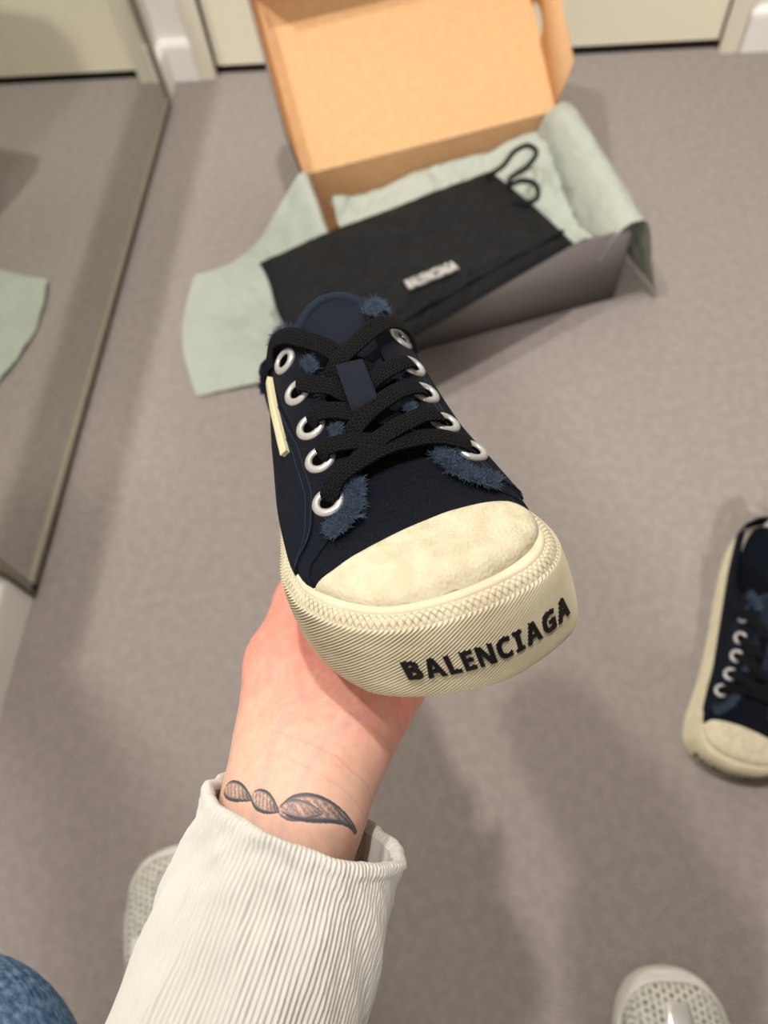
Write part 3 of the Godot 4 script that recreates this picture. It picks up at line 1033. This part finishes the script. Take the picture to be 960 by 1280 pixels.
func room() -> void:
	struct("floor", box_mesh(Vector3(-1.7, -0.1, -1.6), Vector3(3.1, 0, 3.6)), M.floor, "taupe grey short-pile carpet of the fitting room", "floor")
	struct("ceiling", box_mesh(Vector3(-1.7, 2.5, -1.6), Vector3(3.1, 2.6, 3.6)), M.ceiling, "white ceiling above the fitting room", "ceiling")
	# back wall with its door
	var bw := MB.new()
	bw.box(Vector3(-1.6, 0, -1.435), Vector3(-0.462, 2.5, -1.335))
	bw.box(Vector3(0.488, 0, -1.435), Vector3(3.0, 2.5, -1.335))
	bw.box(Vector3(-0.462, 2.05, -1.435), Vector3(0.488, 2.5, -1.335))
	struct("wall_back", done(bw, 1, true), M.wall, "off-white wall on both sides of the cream door", "wall")
	var d := Node3D.new()
	d.name = "door_1"
	d.set_meta("kind", "structure")
	d.set_meta("label", "flat cream door behind the open shoebox")
	d.set_meta("category", "door")
	add_child(d)
	d.position = Vector3(0.012, 0, -1.345)
	put("leaf", box_mesh(Vector3(-0.446, 0.012, -0.04), Vector3(0.448, 2.03, 0.0)), M.door, d)
	for s in [-1, 1]:
		var x := -0.462 if s < 0 else 0.463
		put("jamb", box_mesh(Vector3(x - 0.017, 0, -0.09), Vector3(x + 0.013, 2.05, 0.022)), M.jamb, d)
		put("door_stop", box_mesh(Vector3(x + (0.013 if s < 0 else -0.019), 0, -0.03), Vector3(x + (0.0155 if s < 0 else -0.017), 2.04, 0.008)), M.gap, d)
	put("head_jamb", box_mesh(Vector3(-0.475, 2.03, -0.09), Vector3(0.475, 2.06, 0.022)), M.jamb, d)
	put("threshold", box_mesh(Vector3(-0.446, 0.0, -0.05), Vector3(0.448, 0.0015, 0.004)), M.gap, d)
	put("backing", box_mesh(Vector3(-0.47, 0, -0.088), Vector3(0.47, 2.05, -0.08)), M.gap, d)
	# partition on the left with the mirror; above the mirror it is open to the next cubicle
	var lw := MB.new()
	lw.box(Vector3(-0.565, 0, -1.335), Vector3(-0.525, 2.5, -1.235))
	lw.box(Vector3(-0.565, 0, -0.315), Vector3(-0.525, 2.5, 3.5))
	lw.box(Vector3(-0.565, 0, -1.235), Vector3(-0.525, 0.415, -0.315))
	lw.box(Vector3(-0.565, 2.36, -1.235), Vector3(-0.525, 2.5, -0.315))
	struct("wall_left", done(lw, 1, true), M.wall, "off-white partition wall that carries the low mirror", "wall")
	struct("wall_far_left", box_mesh(Vector3(-1.7, 0, -1.435), Vector3(-1.6, 2.5, 3.6)), M.far_wall, "outer wall of the neighbouring cubicle", "wall")
	struct("wall_right", box_mesh(Vector3(3.0, 0, -1.435), Vector3(3.1, 2.5, 3.6)), M.far_wall, "warm grey wall at the far side of the room", "wall")
	struct("wall_front", box_mesh(Vector3(-1.6, 0, 3.5), Vector3(3.0, 2.5, 3.6)), M.far_wall, "warm grey wall behind the seated person", "wall")
	var base := func(a: Vector3, b: Vector3) -> ArrayMesh:
		# a board with a rounded top edge from a to b, its face to the right of that way
		var way := (b - a).normalized()
		var out := way.cross(Vector3.UP)
		var pr := [Vector2(0, 0), Vector2(0.013, 0), Vector2(0.013, 0.058), Vector2(0.0115, 0.064), Vector2(0.007, 0.069), Vector2(0.0, 0.070)]
		var mb := MB.new()
		mb.grid(6, 2, func(i: int, j: int): return (a if j == 0 else b) + out * pr[i].x + Vector3.UP * pr[i].y)
		return done(mb, out + Vector3.UP, true)
	var bb := struct("baseboard_back", base.call(Vector3(-0.525, 0, -1.335), Vector3(-0.467, 0, -1.335)), M.trim, "white skirting board between the mirror wall and the door", "baseboard")
	put("baseboard_section", base.call(Vector3(0.490, 0, -1.335), Vector3(3.0, 0, -1.335)), M.trim, bb)
	var bl := struct("baseboard_left", base.call(Vector3(-0.525, 0, 3.5), Vector3(-0.525, 0, -0.306)), M.trim, "white skirting board along the mirror wall", "baseboard")
	put("baseboard_section", base.call(Vector3(-0.525, 0, -1.254), Vector3(-0.525, 0, -1.335)), M.trim, bl)
	# the mirror
	var m := thing("wall_mirror", "long low mirror in a thin champagne metal frame, standing on the carpet along the partition", "mirror", Transform3D(Basis(), Vector3(-0.512, 0.0, -0.780)))
	put("glass", box_mesh(Vector3(-0.004, 0.016, -0.463), Vector3(0.003, 0.404, 0.463)), M.mirror, m)
	for q in [[Vector3(-.006, .012, -.470), Vector3(.007, .020, .470)], [Vector3(-.006, .402, -.470), Vector3(.007, .410, .470)], [Vector3(-.006, .012, -.472), Vector3(.007, .410, -.463)], [Vector3(-.006, .012, .463), Vector3(.007, .410, .472)]]:
		put("frame_bar", box_mesh(q[0], q[1]), M.frame, m)
	put("backing_board", box_mesh(Vector3(-0.0125, 0.0, -0.465), Vector3(-0.0045, 0.40, 0.465)), M.gap, m)

func shoebox() -> void:
	var xf := Transform3D(Basis(Vector3.UP, deg_to_rad(18.0)), Vector3(-.211, 0, -.897))
	var L := 0.377
	var W := 0.257
	var H := 0.122
	var o := thing("shoebox", "open grey cardboard shoebox with plain kraft inside and its hinged lid thrown back", "box", xf)
	var rect := func(a: float, b: float) -> PackedVector2Array: return PackedVector2Array([Vector2(0, 0), Vector2(a, 0), Vector2(a, b), Vector2(0, b)])
	var T := 0.003
	put("bottom", panel(rect.call(L, W), T, M.kraft, M.card), null, o, Transform3D(Basis(Vector3(1, 0, 0), Vector3(0, 0, -1), Vector3(0, 1, 0)), Vector3(0, T, W)))
	put("back_wall", panel(rect.call(L, H), T, M.kraft, M.card), null, o, Transform3D(Basis(), Vector3(0, 0, T)))
	put("front_wall", panel(rect.call(L, H), T, M.kraft, M.card), null, o, Transform3D(Basis(Vector3.UP, PI), Vector3(L, 0, W - T)))
	put("end_wall", panel(rect.call(W, H), T, M.kraft, M.card), null, o, Transform3D(Basis(Vector3.UP, PI / 2), Vector3(T, 0, W)))
	put("end_wall", panel(rect.call(W, H), T, M.kraft, M.card), null, o, Transform3D(Basis(Vector3.UP, -PI / 2), Vector3(L - T, 0, 0)))
	# the lid leans back from the hinge
	var D := 0.236
	var phi := deg_to_rad(55.0)
	var lid := Transform3D(Basis(Vector3.RIGHT, -phi), Vector3(0, H, 0.001))
	var ld := put("lid", panel(rect.call(L, D), T, M.kraft, M.card), null, o, lid)
	var notch := PackedVector2Array([Vector2(0.004, 0), Vector2(0.03, 0.078), Vector2(D, 0.078), Vector2(D, 0), Vector2(0.148, 0)])
	for k in 7:
		var an := PI * k / 6.0
		notch.append(Vector2(0.122 + 0.024 * cos(an), 0.0015 + 0.022 * sin(an)))
	notch.append(Vector2(0.096, 0))
	var rest := PackedVector2Array([Vector2(0.004, 0), Vector2(0.03, 0.078), Vector2(D, 0.078), Vector2(D, 0)])
	var fl := deg_to_rad(-9.0)
	# side flaps: their own x runs up the lid, their own y towards the viewer
	put("side_flap", panel(notch, T, M.card, M.kraft), null, ld, Transform3D(Basis(Vector3(0, 1, 0), Vector3(sin(deg_to_rad(4.0)), 0, cos(deg_to_rad(4.0))), Vector3(0, 1, 0).cross(Vector3(sin(deg_to_rad(4.0)), 0, cos(deg_to_rad(4.0))))), Vector3(L, 0, 0)))
	var left := PackedVector2Array()
	for q in rest: left.append(Vector2(q.x, q.y))
	var ay := Vector3(sin(fl), 0, cos(fl))
	put("side_flap", panel(left, T, M.kraft, M.card), null, ld, Transform3D(Basis(Vector3(0, 1, 0), ay, Vector3(0, 1, 0).cross(ay)), Vector3(0, 0, 0)))
	put("front_flap", panel(PackedVector2Array([Vector2(0, 0), Vector2(L, 0), Vector2(L - 0.012, 0.085), Vector2(0.012, 0.085)]), T, M.kraft, M.card), null, ld, Transform3D(Basis(Vector3(1, 0, 0), Vector3(0, 0.0, 1).normalized(), Vector3(0, -1, 0)), Vector3(0, D, 0)))
	tissue(xf)
	dust_bag(xf)

func crumple(p: Vector3, k: float) -> float:
	return noise.get_noise_3d(p.x * 9 * k, p.y * 9 * k, p.z * 9 * k) + 0.5 * absf(noise.get_noise_3d(p.x * 23 * k, 4 + p.y * 23 * k, p.z * 23 * k))

func sheet_of_paper(called: String, label: String, xf: Transform3D, n: int, m: int, f: Callable, amp: float, low: float) -> void:
	var mb := MB.new()
	mb.grid(n, m, func(i: int, j: int):
		var x := float(i) / (n - 1)
		var y := float(j) / (m - 1)
		var p: Vector3 = f.call(x, y)
		var c := crumple(p, 1.0)
		p += Vector3(0.35, 0.8, 0.3) * c * amp
		p.y = maxf(p.y, low)
		return p)
	var o := put(called, done(mb, Vector3.UP), M.tissue, self, xf)
	o.set_meta("label", label)
	o.set_meta("category", "tissue paper")
	o.set_meta("group", "tissue paper of the shoebox")

func spline3(p: Array, x: float) -> Vector3:
	var k := clampf(x, 0, 1) * (p.size() - 1)
	var i := mini(int(k), p.size() - 2)
	return (p[i] as Vector3).cubic_interpolate(p[i + 1], p[maxi(i - 1, 0)], p[mini(i + 2, p.size() - 1)], k - i)

func tissue(xf: Transform3D) -> void:
	var back := [Vector3(.012, .085, .012), Vector3(.002, .127, .006), Vector3(-.034, .108, .024), Vector3(-.08, .075, .045), Vector3(-.13, .04, .035), Vector3(-.196, .006, .012)]
	var front := [Vector3(.012, .085, .22), Vector3(.002, .126, .245), Vector3(-.03, .085, .262), Vector3(-.08, .02, .255), Vector3(-.14, .005, .243), Vector3(-.226, .003, .235)]
	sheet_of_paper("tissue_paper", "pale sage tissue paper spilling from the shoebox down onto the carpet beside the mirror", xf, 60, 60, func(x: float, y: float):
		var p := spline3(back, x).lerp(spline3(front, x), y)
		p.x -= 0.02 * sin(y * PI) * smoothstep(0.5, 1.0, x)
		p.y += 0.006 * sin(y * 9.0 + x * 5.0) * smoothstep(0.0, 0.4, x) * (1.0 - smoothstep(0.8, 1.0, x))
		return p, 0.008, 0.002)
	sheet_of_paper("tissue_paper", "crumpled pale sage tissue paper inside the box behind the black bag", xf, 60, 60, func(x: float, y: float):
		var px := lerpf(0.028, 0.334, x)
		var rise := 0.105 + 0.010 * smoothstep(0.45, 0.6, x) - 0.02 * smoothstep(0.25, 1.0, y)
		var z := lerpf(0.03 - 0.012 * x, 0.235, y)
		var p := Vector3(px, rise + 0.006 * sin(px * 40.0 + z * 30.0), z)
		if y < 0.06: p.y -= 0.02
		return p, 0.016, 0.004)
	var prof := [Vector3(.338, .085, 0), Vector3(.352, .118, 0), Vector3(.368, .136, 0), Vector3(.388, .137, 0), Vector3(.402, .118, 0), Vector3(.412, .075, 0), Vector3(.422, .03, 0), Vector3(.432, .004, 0)]
	sheet_of_paper("tissue_paper", "pale sage tissue paper folded over the far box end and hanging down outside it", xf, 50, 60, func(x: float, y: float):
		var p := spline3(prof, x)
		var flare := smoothstep(0.5, 1.0, x) * smoothstep(0.1, 1.0, y)
		p.z = lerpf(0.008, 0.258, y) + 0.020 * flare
		p.x -= 0.016 * smoothstep(0.5, 1.0, x) * (1.0 - y)
		p.y += 0.004 * sin(y * 11.0) * (1.0 - x)
		return p, 0.006, 0.002)

func dust_bag(xf: Transform3D) -> void:
	var o := thing("dust_bag", "black cloth drawstring dust bag lying across the open shoebox", "bag", xf * Transform3D(Basis(), Vector3(0.1, 0.128, 0.2)))
	# corners in the box's own axes, measured from the bag's middle
	var c := [Vector2(-.098, .158), Vector2(.243, .096), Vector2(.296, .262), Vector2(-.055, .362)]
	var spot := func(x: float, y: float) -> Vector3:
		var p: Vector2 = (c[0] as Vector2).lerp(c[1], x).lerp((c[3] as Vector2).lerp(c[2], x), y)
		p += Vector2(0.006 * sin(y * 7.0 + 1.0) * (1.0 - x) - 0.006 * sin(y * PI) * (0.4 - x), 0.0)
		var over_front := maxf(p.y - 0.262, 0.0)
		var over_end := maxf(-p.x - 0.005, 0.0)
		return Vector3(p.x - 0.1, -over_front * 0.30 - over_end * 0.08 - 0.010 * x, p.y - 0.2)
	var mb := MB.new()
	for s in [-1.0, 1.0]:
		mb.grid(50, 70, func(i: int, j: int):
			var y := i / 49.0
			var x := j / 69.0
			var e := minf(minf(x, 1.0 - x) * 9.0, minf(y, 1.0 - y) * 6.0)
			var puff := sqrt(clampf(e, 0.0, 1.0))
			var p: Vector3 = spot.call(x, y)
			var w := 0.5 + 0.5 * noise.get_noise_2d(x * 5.0 + 3.0, y * 4.0)
			var crease := absf(noise.get_noise_2d(x * 7.0 - y * 9.0 + 31.0, y * 3.0 + 9.0))
			p.y += 0.011 + s * puff * 0.009 + (s * 0.5 + 0.5) * puff * (w * 0.008 - smoothstep(0.12, 0.0, crease) * 0.004)
			return p)
	put("bag_body", done(mb, 1), M.bag, o)
	var hem := MB.new()
	for y0 in [0.90]:
		var p := PackedVector3Array()
		for k in 50:
			var q: Vector3 = spot.call(0.03 + 0.95 * k / 49.0, y0)
			q.y += 0.0215 + 0.002 * sin(k * 0.7)
			p.append(q)
		hem.tube(p, 0.003, 0.003, 8)
	put("hem", done(hem), M.bag, o)
	# drawstring: two loops at the far mouth corner
	var cord := MB.new()
	var loop := PackedVector3Array()
	for q in [Vector3(.128, .016, -.078), Vector3(.151, .022, -.082), Vector3(.172, .026, -.098), Vector3(.193, .026, -.104), Vector3(.200, .024, -.088), Vector3(.178, .022, -.068), Vector3(.155, .020, -.060), Vector3(.150, .018, -.050), Vector3(.166, .018, -.052), Vector3(.180, .018, -.040), Vector3(.176, .016, -.018), Vector3(.160, .014, -.014), Vector3(.146, .012, -.026)]:
		loop.append(q)
	cord.tube(smooth_path(loop, 8), 0.0034, 0.0034, 8)
	put("drawstring", done(cord), M.cord, o)
	# woven name in grey capitals
	var font := SystemFont.new()
	font.font_names = ["Droid Sans"]
	font.font_weight = 700
	var tm := TextMesh.new()
	tm.font = font
	tm.text = "BALENCIAGA"
	tm.font_size = 64
	tm.pixel_size = 0.01
	tm.depth = 0.05
	var arr := tm.get_mesh_arrays()
	var v: PackedVector3Array = arr[Mesh.ARRAY_VERTEX]
	var lo := Vector3.INF
	var hi := -Vector3.INF
	for p in v:
		lo = lo.min(p)
		hi = hi.max(p)
	var dirx := Vector3(0.985, 0, -0.17)
	var diry := Vector3(-0.17, 0, -0.985)
	for i in v.size():
		var f := (v[i] - lo) / (hi - lo)
		var b := Vector3(-0.026, 0.0, 0.086) + dirx * f.x * 0.066 + diry * f.y * 0.0145
		v[i] = b + Vector3.UP * (0.0010 if v[i].z > 0 else -0.0015)
	var tb := MB.new()
	var ixs = arr[Mesh.ARRAY_INDEX]
	var ix: PackedInt32Array = ixs if ixs != null else PackedInt32Array(range(v.size()))
	# lay every corner on the cloth
	for q in ix:
		var p := v[q]
		var best := 0.0245
		p.y += best
		tb.v.append(p)
		tb.uv.append(Vector2(p.x, p.z))
		tb.ix.append(tb.ix.size())
	put("lettering", done(tb), M.print, o)

# ------------------------------------------------------------------ the seated person
func P(u: float, v: float, w: float) -> Vector3:
	return Vector3(v, w, -u)

func skin_material() -> void:
	var feather := func(p: Vector2, a: Vector2, b: Vector2, wide: float) -> float:
		var ab := b - a
		var t := (p - a).dot(ab) / ab.length_squared()
		if t < 0.0 or t > 1.0: return 0.0
		var d := (p - a - ab * t).dot(Vector2(-ab.y, ab.x).normalized()) / (wide * pow(sin(PI * pow(t, 0.75)), 0.8) + 0.0001)
		if absf(d) > 1.0: return 0.0
		var barb := 0.38 + 0.32 * sin(t * 46.0 + d * 7.0 + 3.0 * noise.get_noise_2d(p.x * 900.0, p.y * 900.0))
		return clampf(maxf(barb * 0.75, smoothstep(0.5, 0.85, absf(d))) + smoothstep(0.5, 1.0, t) * 0.55 + 0.25 * noise.get_noise_2d(p.x * 1500.0, p.y * 1500.0), 0.0, 1.0) * 0.88
	var t := image_tex(512, 512, func(x: float, y: float):
		var lat := (x - 0.5) * 0.12
		var ax := (0.5 - y) * 0.12
		var p := Vector2(lat, ax)
		var pink := clampf(smoothstep(0.0, 0.06, ax) * 0.9 + 0.25 * noise.get_noise_2d(lat * 90, ax * 90) + 0.2 * smoothstep(0.02, 0.05, lat), 0.0, 1.0)
		var c := hx("d9b09b").lerp(hx("d98a7b"), pink)
		var mottle := noise.get_noise_2d(lat * 260 + 5, ax * 180)
		c = c.lightened(maxf(mottle, 0.0) * 0.10).darkened(maxf(-mottle, 0.0) * 0.06)
		# veins under the thin skin of the wrist
		var vein := absf(lat + 0.006 + 0.004 * sin(ax * 70.0))
		var vein2 := absf(lat - 0.010 - ax * 0.25 + 0.003 * sin(ax * 90.0))
		c = c.lerp(hx("b0979a"), 0.28 * maxf(smoothstep(0.003, 0.0, vein), smoothstep(0.0025, 0.0, vein2)) * (1.0 - smoothstep(0.02, 0.05, ax)))
		for fold in [[0.004, 0.5], [0.012, 0.8], [0.030, 0.6]]:
			var fd := absf(ax - fold[0] - 0.12 * (lat - 0.004) * (lat - 0.004) * 100.0 * 0.3 - 0.0009 * noise.get_noise_2d(lat * 160.0, fold[0] * 900.0))
			c = c.lerp(hx("bf7f70"), smoothstep(0.0009, 0.0, fd) * fold[1] * 0.35 * smoothstep(-0.03, 0.012, lat))
		var ink := 0.0
		ink = maxf(ink, feather.call(p, Vector2(-.0235, -.0090), Vector2(-.0055, -.0125), .0030))
		ink = maxf(ink, feather.call(p, Vector2(-.0065, -.0108), Vector2(.0065, -.0130), .0032))
		ink = maxf(ink, feather.call(p, Vector2(.0070, -.0118), Vector2(.0275, -.0003), .0040))
		ink = maxf(ink, feather.call(p, Vector2(.0060, -.0128), Vector2(.0200, -.0060), .0030) * 0.8)
		return c.lerp(hx("333d49"), ink))
	var m: StandardMaterial3D = M.skin
	m.albedo_texture = t
	m.texture_repeat = false
	m.roughness = 0.5
	m.metallic_specular = 0.4
	m.subsurf_scatter_enabled = true
	m.subsurf_scatter_strength = 0.12
	relief(m, t, 0.02)
	m.cull_mode = BaseMaterial3D.CULL_DISABLED

func person(held: Transform3D) -> void:
	skin_material()
	var o := thing("person", "seated person in white ribbed sweater and blue jeans, tattooed wrist, holding up a sneaker", "person", Transform3D(Basis(), Vector3(-0.02, 0.0, 0.3)))
	var back := o.transform.affine_inverse()
	# left arm and hand, in the sneaker's own axes: palm up under the sole
	var lat := Vector3(.74, 0, .67)      # towards the little finger
	var wr := P(.019, -.076, -.046)
	var elbow := P(-.093, -.227, -.223)
	var w0 := wr - lat * 0.011
	var w1 := wr + lat * 0.006
	var bones := []
	bones.append([w0, elbow - lat * 0.006, 0.0185, 0.038])
	bones.append([w1, elbow + lat * 0.002, 0.0185, 0.038])
	bones.append([wr, wr.lerp(elbow, 0.5), 0.0185, 0.032])
	var k := [P(.118, -.035, -.0185), P(.112, -.012, -.0180), P(.100, .004, -.0185), P(.088, .012, -.0205)]
	var carp := [P(.038, -.074, -.042), P(.035, -.068, -.041), P(.032, -.063, -.041), P(.030, -.059, -.042)]
	for i in 4:
		bones.append([carp[i], k[i], 0.0180 if i < 3 else 0.0165, 0.0125])
		bones.append([w0.lerp(w1, i / 3.0), carp[i], 0.0180, 0.0175 if i < 3 else 0.016])
	# ball of the thumb and heel of the hand
	bones.append([P(.036, -.083, -.046), P(.082, -.0675, -.0265), 0.0175, 0.0160])
	bones.append([P(.050, -.078, -.040), P(.090, -.055, -.026), 0.0155, 0.0150])
	bones.append([P(.040, -.048, -.040), P(.070, -.010, -.029), 0.0155, 0.0155])
	bones.append([P(.070, -.010, -.029), P(.088, .012, -.0225), 0.0155, 0.0120])
	# thumb, then four fingers, each a chain of its own
	for chain in [
		[P(.082, -.0675, -.0265), P(.113, -.052, -.0195), 0.0145, 0.0115], [P(.113, -.052, -.0195), P(.136, -.036, -.0125), 0.0112, 0.0088],
		[k[0], P(.155, -.022, -.0115), 0.0105, 0.0092], [P(.155, -.022, -.0115), P(.176, -.012, -.0100), 0.0090, 0.0082], [P(.176, -.012, -.0100), P(.192, -.003, -.0090), 0.0080, 0.0072],
		[k[1], P(.152, .008, -.0115), 0.0106, 0.0092], [P(.152, .008, -.0115), P(.177, .018, -.0100), 0.0090, 0.0082], [P(.177, .018, -.0100), P(.196, .026, -.0090), 0.0080, 0.0072],
		[k[2], P(.136, .028, -.0115), 0.0104, 0.0090], [P(.136, .028, -.0115), P(.158, .037, -.0100), 0.0088, 0.0080], [P(.158, .037, -.0100), P(.174, .043, -.0090), 0.0078, 0.0070],
		[k[3], P(.108, .040, -.0125), 0.0098, 0.0082], [P(.108, .040, -.0125), P(.124, .048, -.0095), 0.0080, 0.0072], [P(.124, .048, -.0095), P(.135, .053, -.0080), 0.0070, 0.0064]]:
		bones.append(chain)
	var arm := body_mesh(bones, 0.0034, 0.0032, func(p: Vector3):
		var q := p - wr
		var l := q.dot(lat)
		var a := q.dot(Vector3(.67, 0, -.74))
		if q.y < -0.004 - a * 0.0 and a < 0.02: return Vector2(0.98, 0.6)
		return Vector2(0.5 + l / 0.12, 0.5 - a / 0.12))
	put("body", done(arm), M.skin, o, back * held)
	# sleeve: ribbed knit tube from the cuff to the shoulder
	var to_local := held.affine_inverse()
	var shoulder: Vector3 = to_local * Vector3(-0.20, 0.84, 0.46)
	var ax := (elbow - wr).normalized()
	var cuff := wr + ax * 0.004 + lat * 0.003
	var line := smooth_path(PackedVector3Array([cuff - ax * 0.02, cuff, cuff + ax * 0.04, wr.lerp(elbow, 0.5), wr.lerp(elbow, 0.8), elbow + ax * 0.01, elbow.lerp(shoulder, 0.35) + ax * 0.01, elbow.lerp(shoulder, 0.7), shoulder]), 12)
	var st := MB.new()
	var ribs := 136
	var cols := ribs * 5
	var rp := [-1.0, 0.2, 1.0, 0.9, 0.0]
	var rows := []
	for i in 5: rows.append([12 + (4 - i) * 3, -0.0045, 0.0])          # inside of the cuff
	rows.append([12, -0.0042, 0.2])
	rows.append([11, -0.003, 0.5])
	rows.append([10.6, -0.0012, 0.9])
	rows.append([11, 0.0002, 1.0])
	rows.append([12, 0.0008, 1.0])
	for i in range(13, line.size()): rows.append([i, 0.0, 1.0])
	var frames := []
	var prev := lat
	for i in line.size():
		var t := (line[mini(i + 1, line.size() - 1)] - line[maxi(i - 1, 0)]).normalized()
		prev = (prev - t * prev.dot(t)).normalized()
		frames.append([line[i], prev, t.cross(prev), t])
	st.grid(rows.size(), cols, func(r: int, j: int):
		var x: float = clampf(rows[r][0], 0, line.size() - 1)
		var i0 := int(x)
		var i1 := mini(i0 + 1, line.size() - 1)
		var f := x - i0
		var c: Vector3 = (frames[i0][0] as Vector3).lerp(frames[i1][0], f)
		var a: Vector3 = frames[i0][1]
		var b: Vector3 = frames[i0][2]
		var along := x / 12.0
		var ra := lerpf(0.0415, 0.048, smoothstep(1.0, 3.0, along)) + 0.012 * smoothstep(3.0, 6.0, along) + 0.018 * smoothstep(6.0, 8.0, along)
		var rb := lerpf(0.0325, 0.044, smoothstep(1.0, 3.0, along)) + 0.014 * smoothstep(3.0, 6.0, along) + 0.018 * smoothstep(6.0, 8.0, along)
		var an := TAU * j / cols
		var wob := 0.0016 * noise.get_noise_2d(cos(an) * 1.5 + 7.0, along * 1.4 + sin(an) * 1.5) * 2.0
		var off: float = rows[r][1] + rp[j % 5] * 0.00038 * rows[r][2] + wob
		return c + a * cos(an) * (ra + off) + b * sin(an) * (rb + off), true)
	put("sleeve", done(st), M.knit, o, back * held)
	# the rest of the clothes, mostly behind the camera
	var sw := [
		[Vector3(-.07, .46, .56), Vector3(-.08, .80, .53), .125, .125], [Vector3(.07, .46, .56), Vector3(.08, .80, .53), .125, .125], [Vector3(-.20, .85, .50), Vector3(.20, .85, .50), .068, .068],
		[Vector3(0, .88, .50), Vector3(0, .94, .48), .075, .062], [Vector3(-.2, .84, .48), Vector3(-.215, .78, .46), .066, .062], [Vector3(.2, .85, .50), Vector3(.27, .60, .42), .066, .052], [Vector3(.27, .60, .42), Vector3(.14, .76, .22), .050, .038]]
	put("sweater", done(body_mesh(sw, 0.014, 0.016)), M.knit, o, back)
	var jn := [
		[Vector3(-.09, .44, .54), Vector3(-.10, .44, .50), .115, .105], [Vector3(.09, .44, .54), Vector3(.10, .44, .50), .115, .105],
		[Vector3(-.10, .43, .50), Vector3(-.262, .373, .111), .098, .070], [Vector3(-.262, .373, .111), Vector3(-.240, .13, .20), .068, .056],
		[Vector3(.10, .43, .50), Vector3(.270, .39, .19), .098, .070], [Vector3(.270, .39, .19), Vector3(.205, .13, .28), .068, .056]]
	put("jeans", done(body_mesh(jn, 0.0075, 0.010)), M.denim, o, back)
	var hd := [
		[Vector3(0, .90, .48), Vector3(0, 1.02, .455), .052, .050], [Vector3(0, 1.10, .455), Vector3(0, 1.13, .475), .078, .084], [Vector3(0, 1.04, .415), Vector3(0, 1.09, .43), .045, .062],
		[Vector3(0, 1.085, .372), Vector3(0, 1.11, .378), .013, .008], [Vector3(-.080, 1.08, .46), Vector3(-.080, 1.11, .47), .012, .014], [Vector3(.080, 1.08, .46), Vector3(.080, 1.11, .47), .012, .014],
		[Vector3(-.016, 1.05, .372), Vector3(.016, 1.05, .372), .008, .008]]
	put("head", done(body_mesh(hd, 0.007, 0.008)), M.face, o, back)
	for s in [-1, 1]:
		var ball := SphereMesh.new()
		ball.radius = 0.0115
		ball.height = 0.023
		put("eye", ball, M.running_white, o, back * Transform3D(Basis(), Vector3(s * .031, 1.105, .376)))
	var hr := [[Vector3(0, 1.13, .485), Vector3(0, 1.15, .47), .090, .086], [Vector3(-.05, 1.10, .51), Vector3(-.05, .98, .53), .05, .035], [Vector3(.05, 1.10, .51), Vector3(.05, .98, .53), .05, .035]]
	put("hair", done(body_mesh(hr, 0.009, 0.012)), M.hair, o, back)
	# right hand, raised behind the camera
	var hand := [[Vector3(.14, .76, .22), Vector3(.115, .785, .18), .024, .026], [Vector3(.115, .785, .18), Vector3(.095, .82, .15), .026, .024]]
	for i in 4:
		var b0 := Vector3(.080 + .008 * i, .842 - .016 * i, .140)
		hand.append([Vector3(.105, .80, .165), b0, .014, .010])
		hand.append([b0, b0 + Vector3(-.030, .004, -.012), .0095, .0088])
		hand.append([b0 + Vector3(-.030, .004, -.012), b0 + Vector3(-.050, .004, .006), .0085, .0075])
	hand.append([Vector3(.10, .79, .165), Vector3(.065, .80, .172), .014, .011])
	hand.append([Vector3(.065, .80, .172), Vector3(.040, .815, .172), .0105, .0088])
	put("hand", done(body_mesh(hand, 0.004, 0.0035)), M.face, o, back)
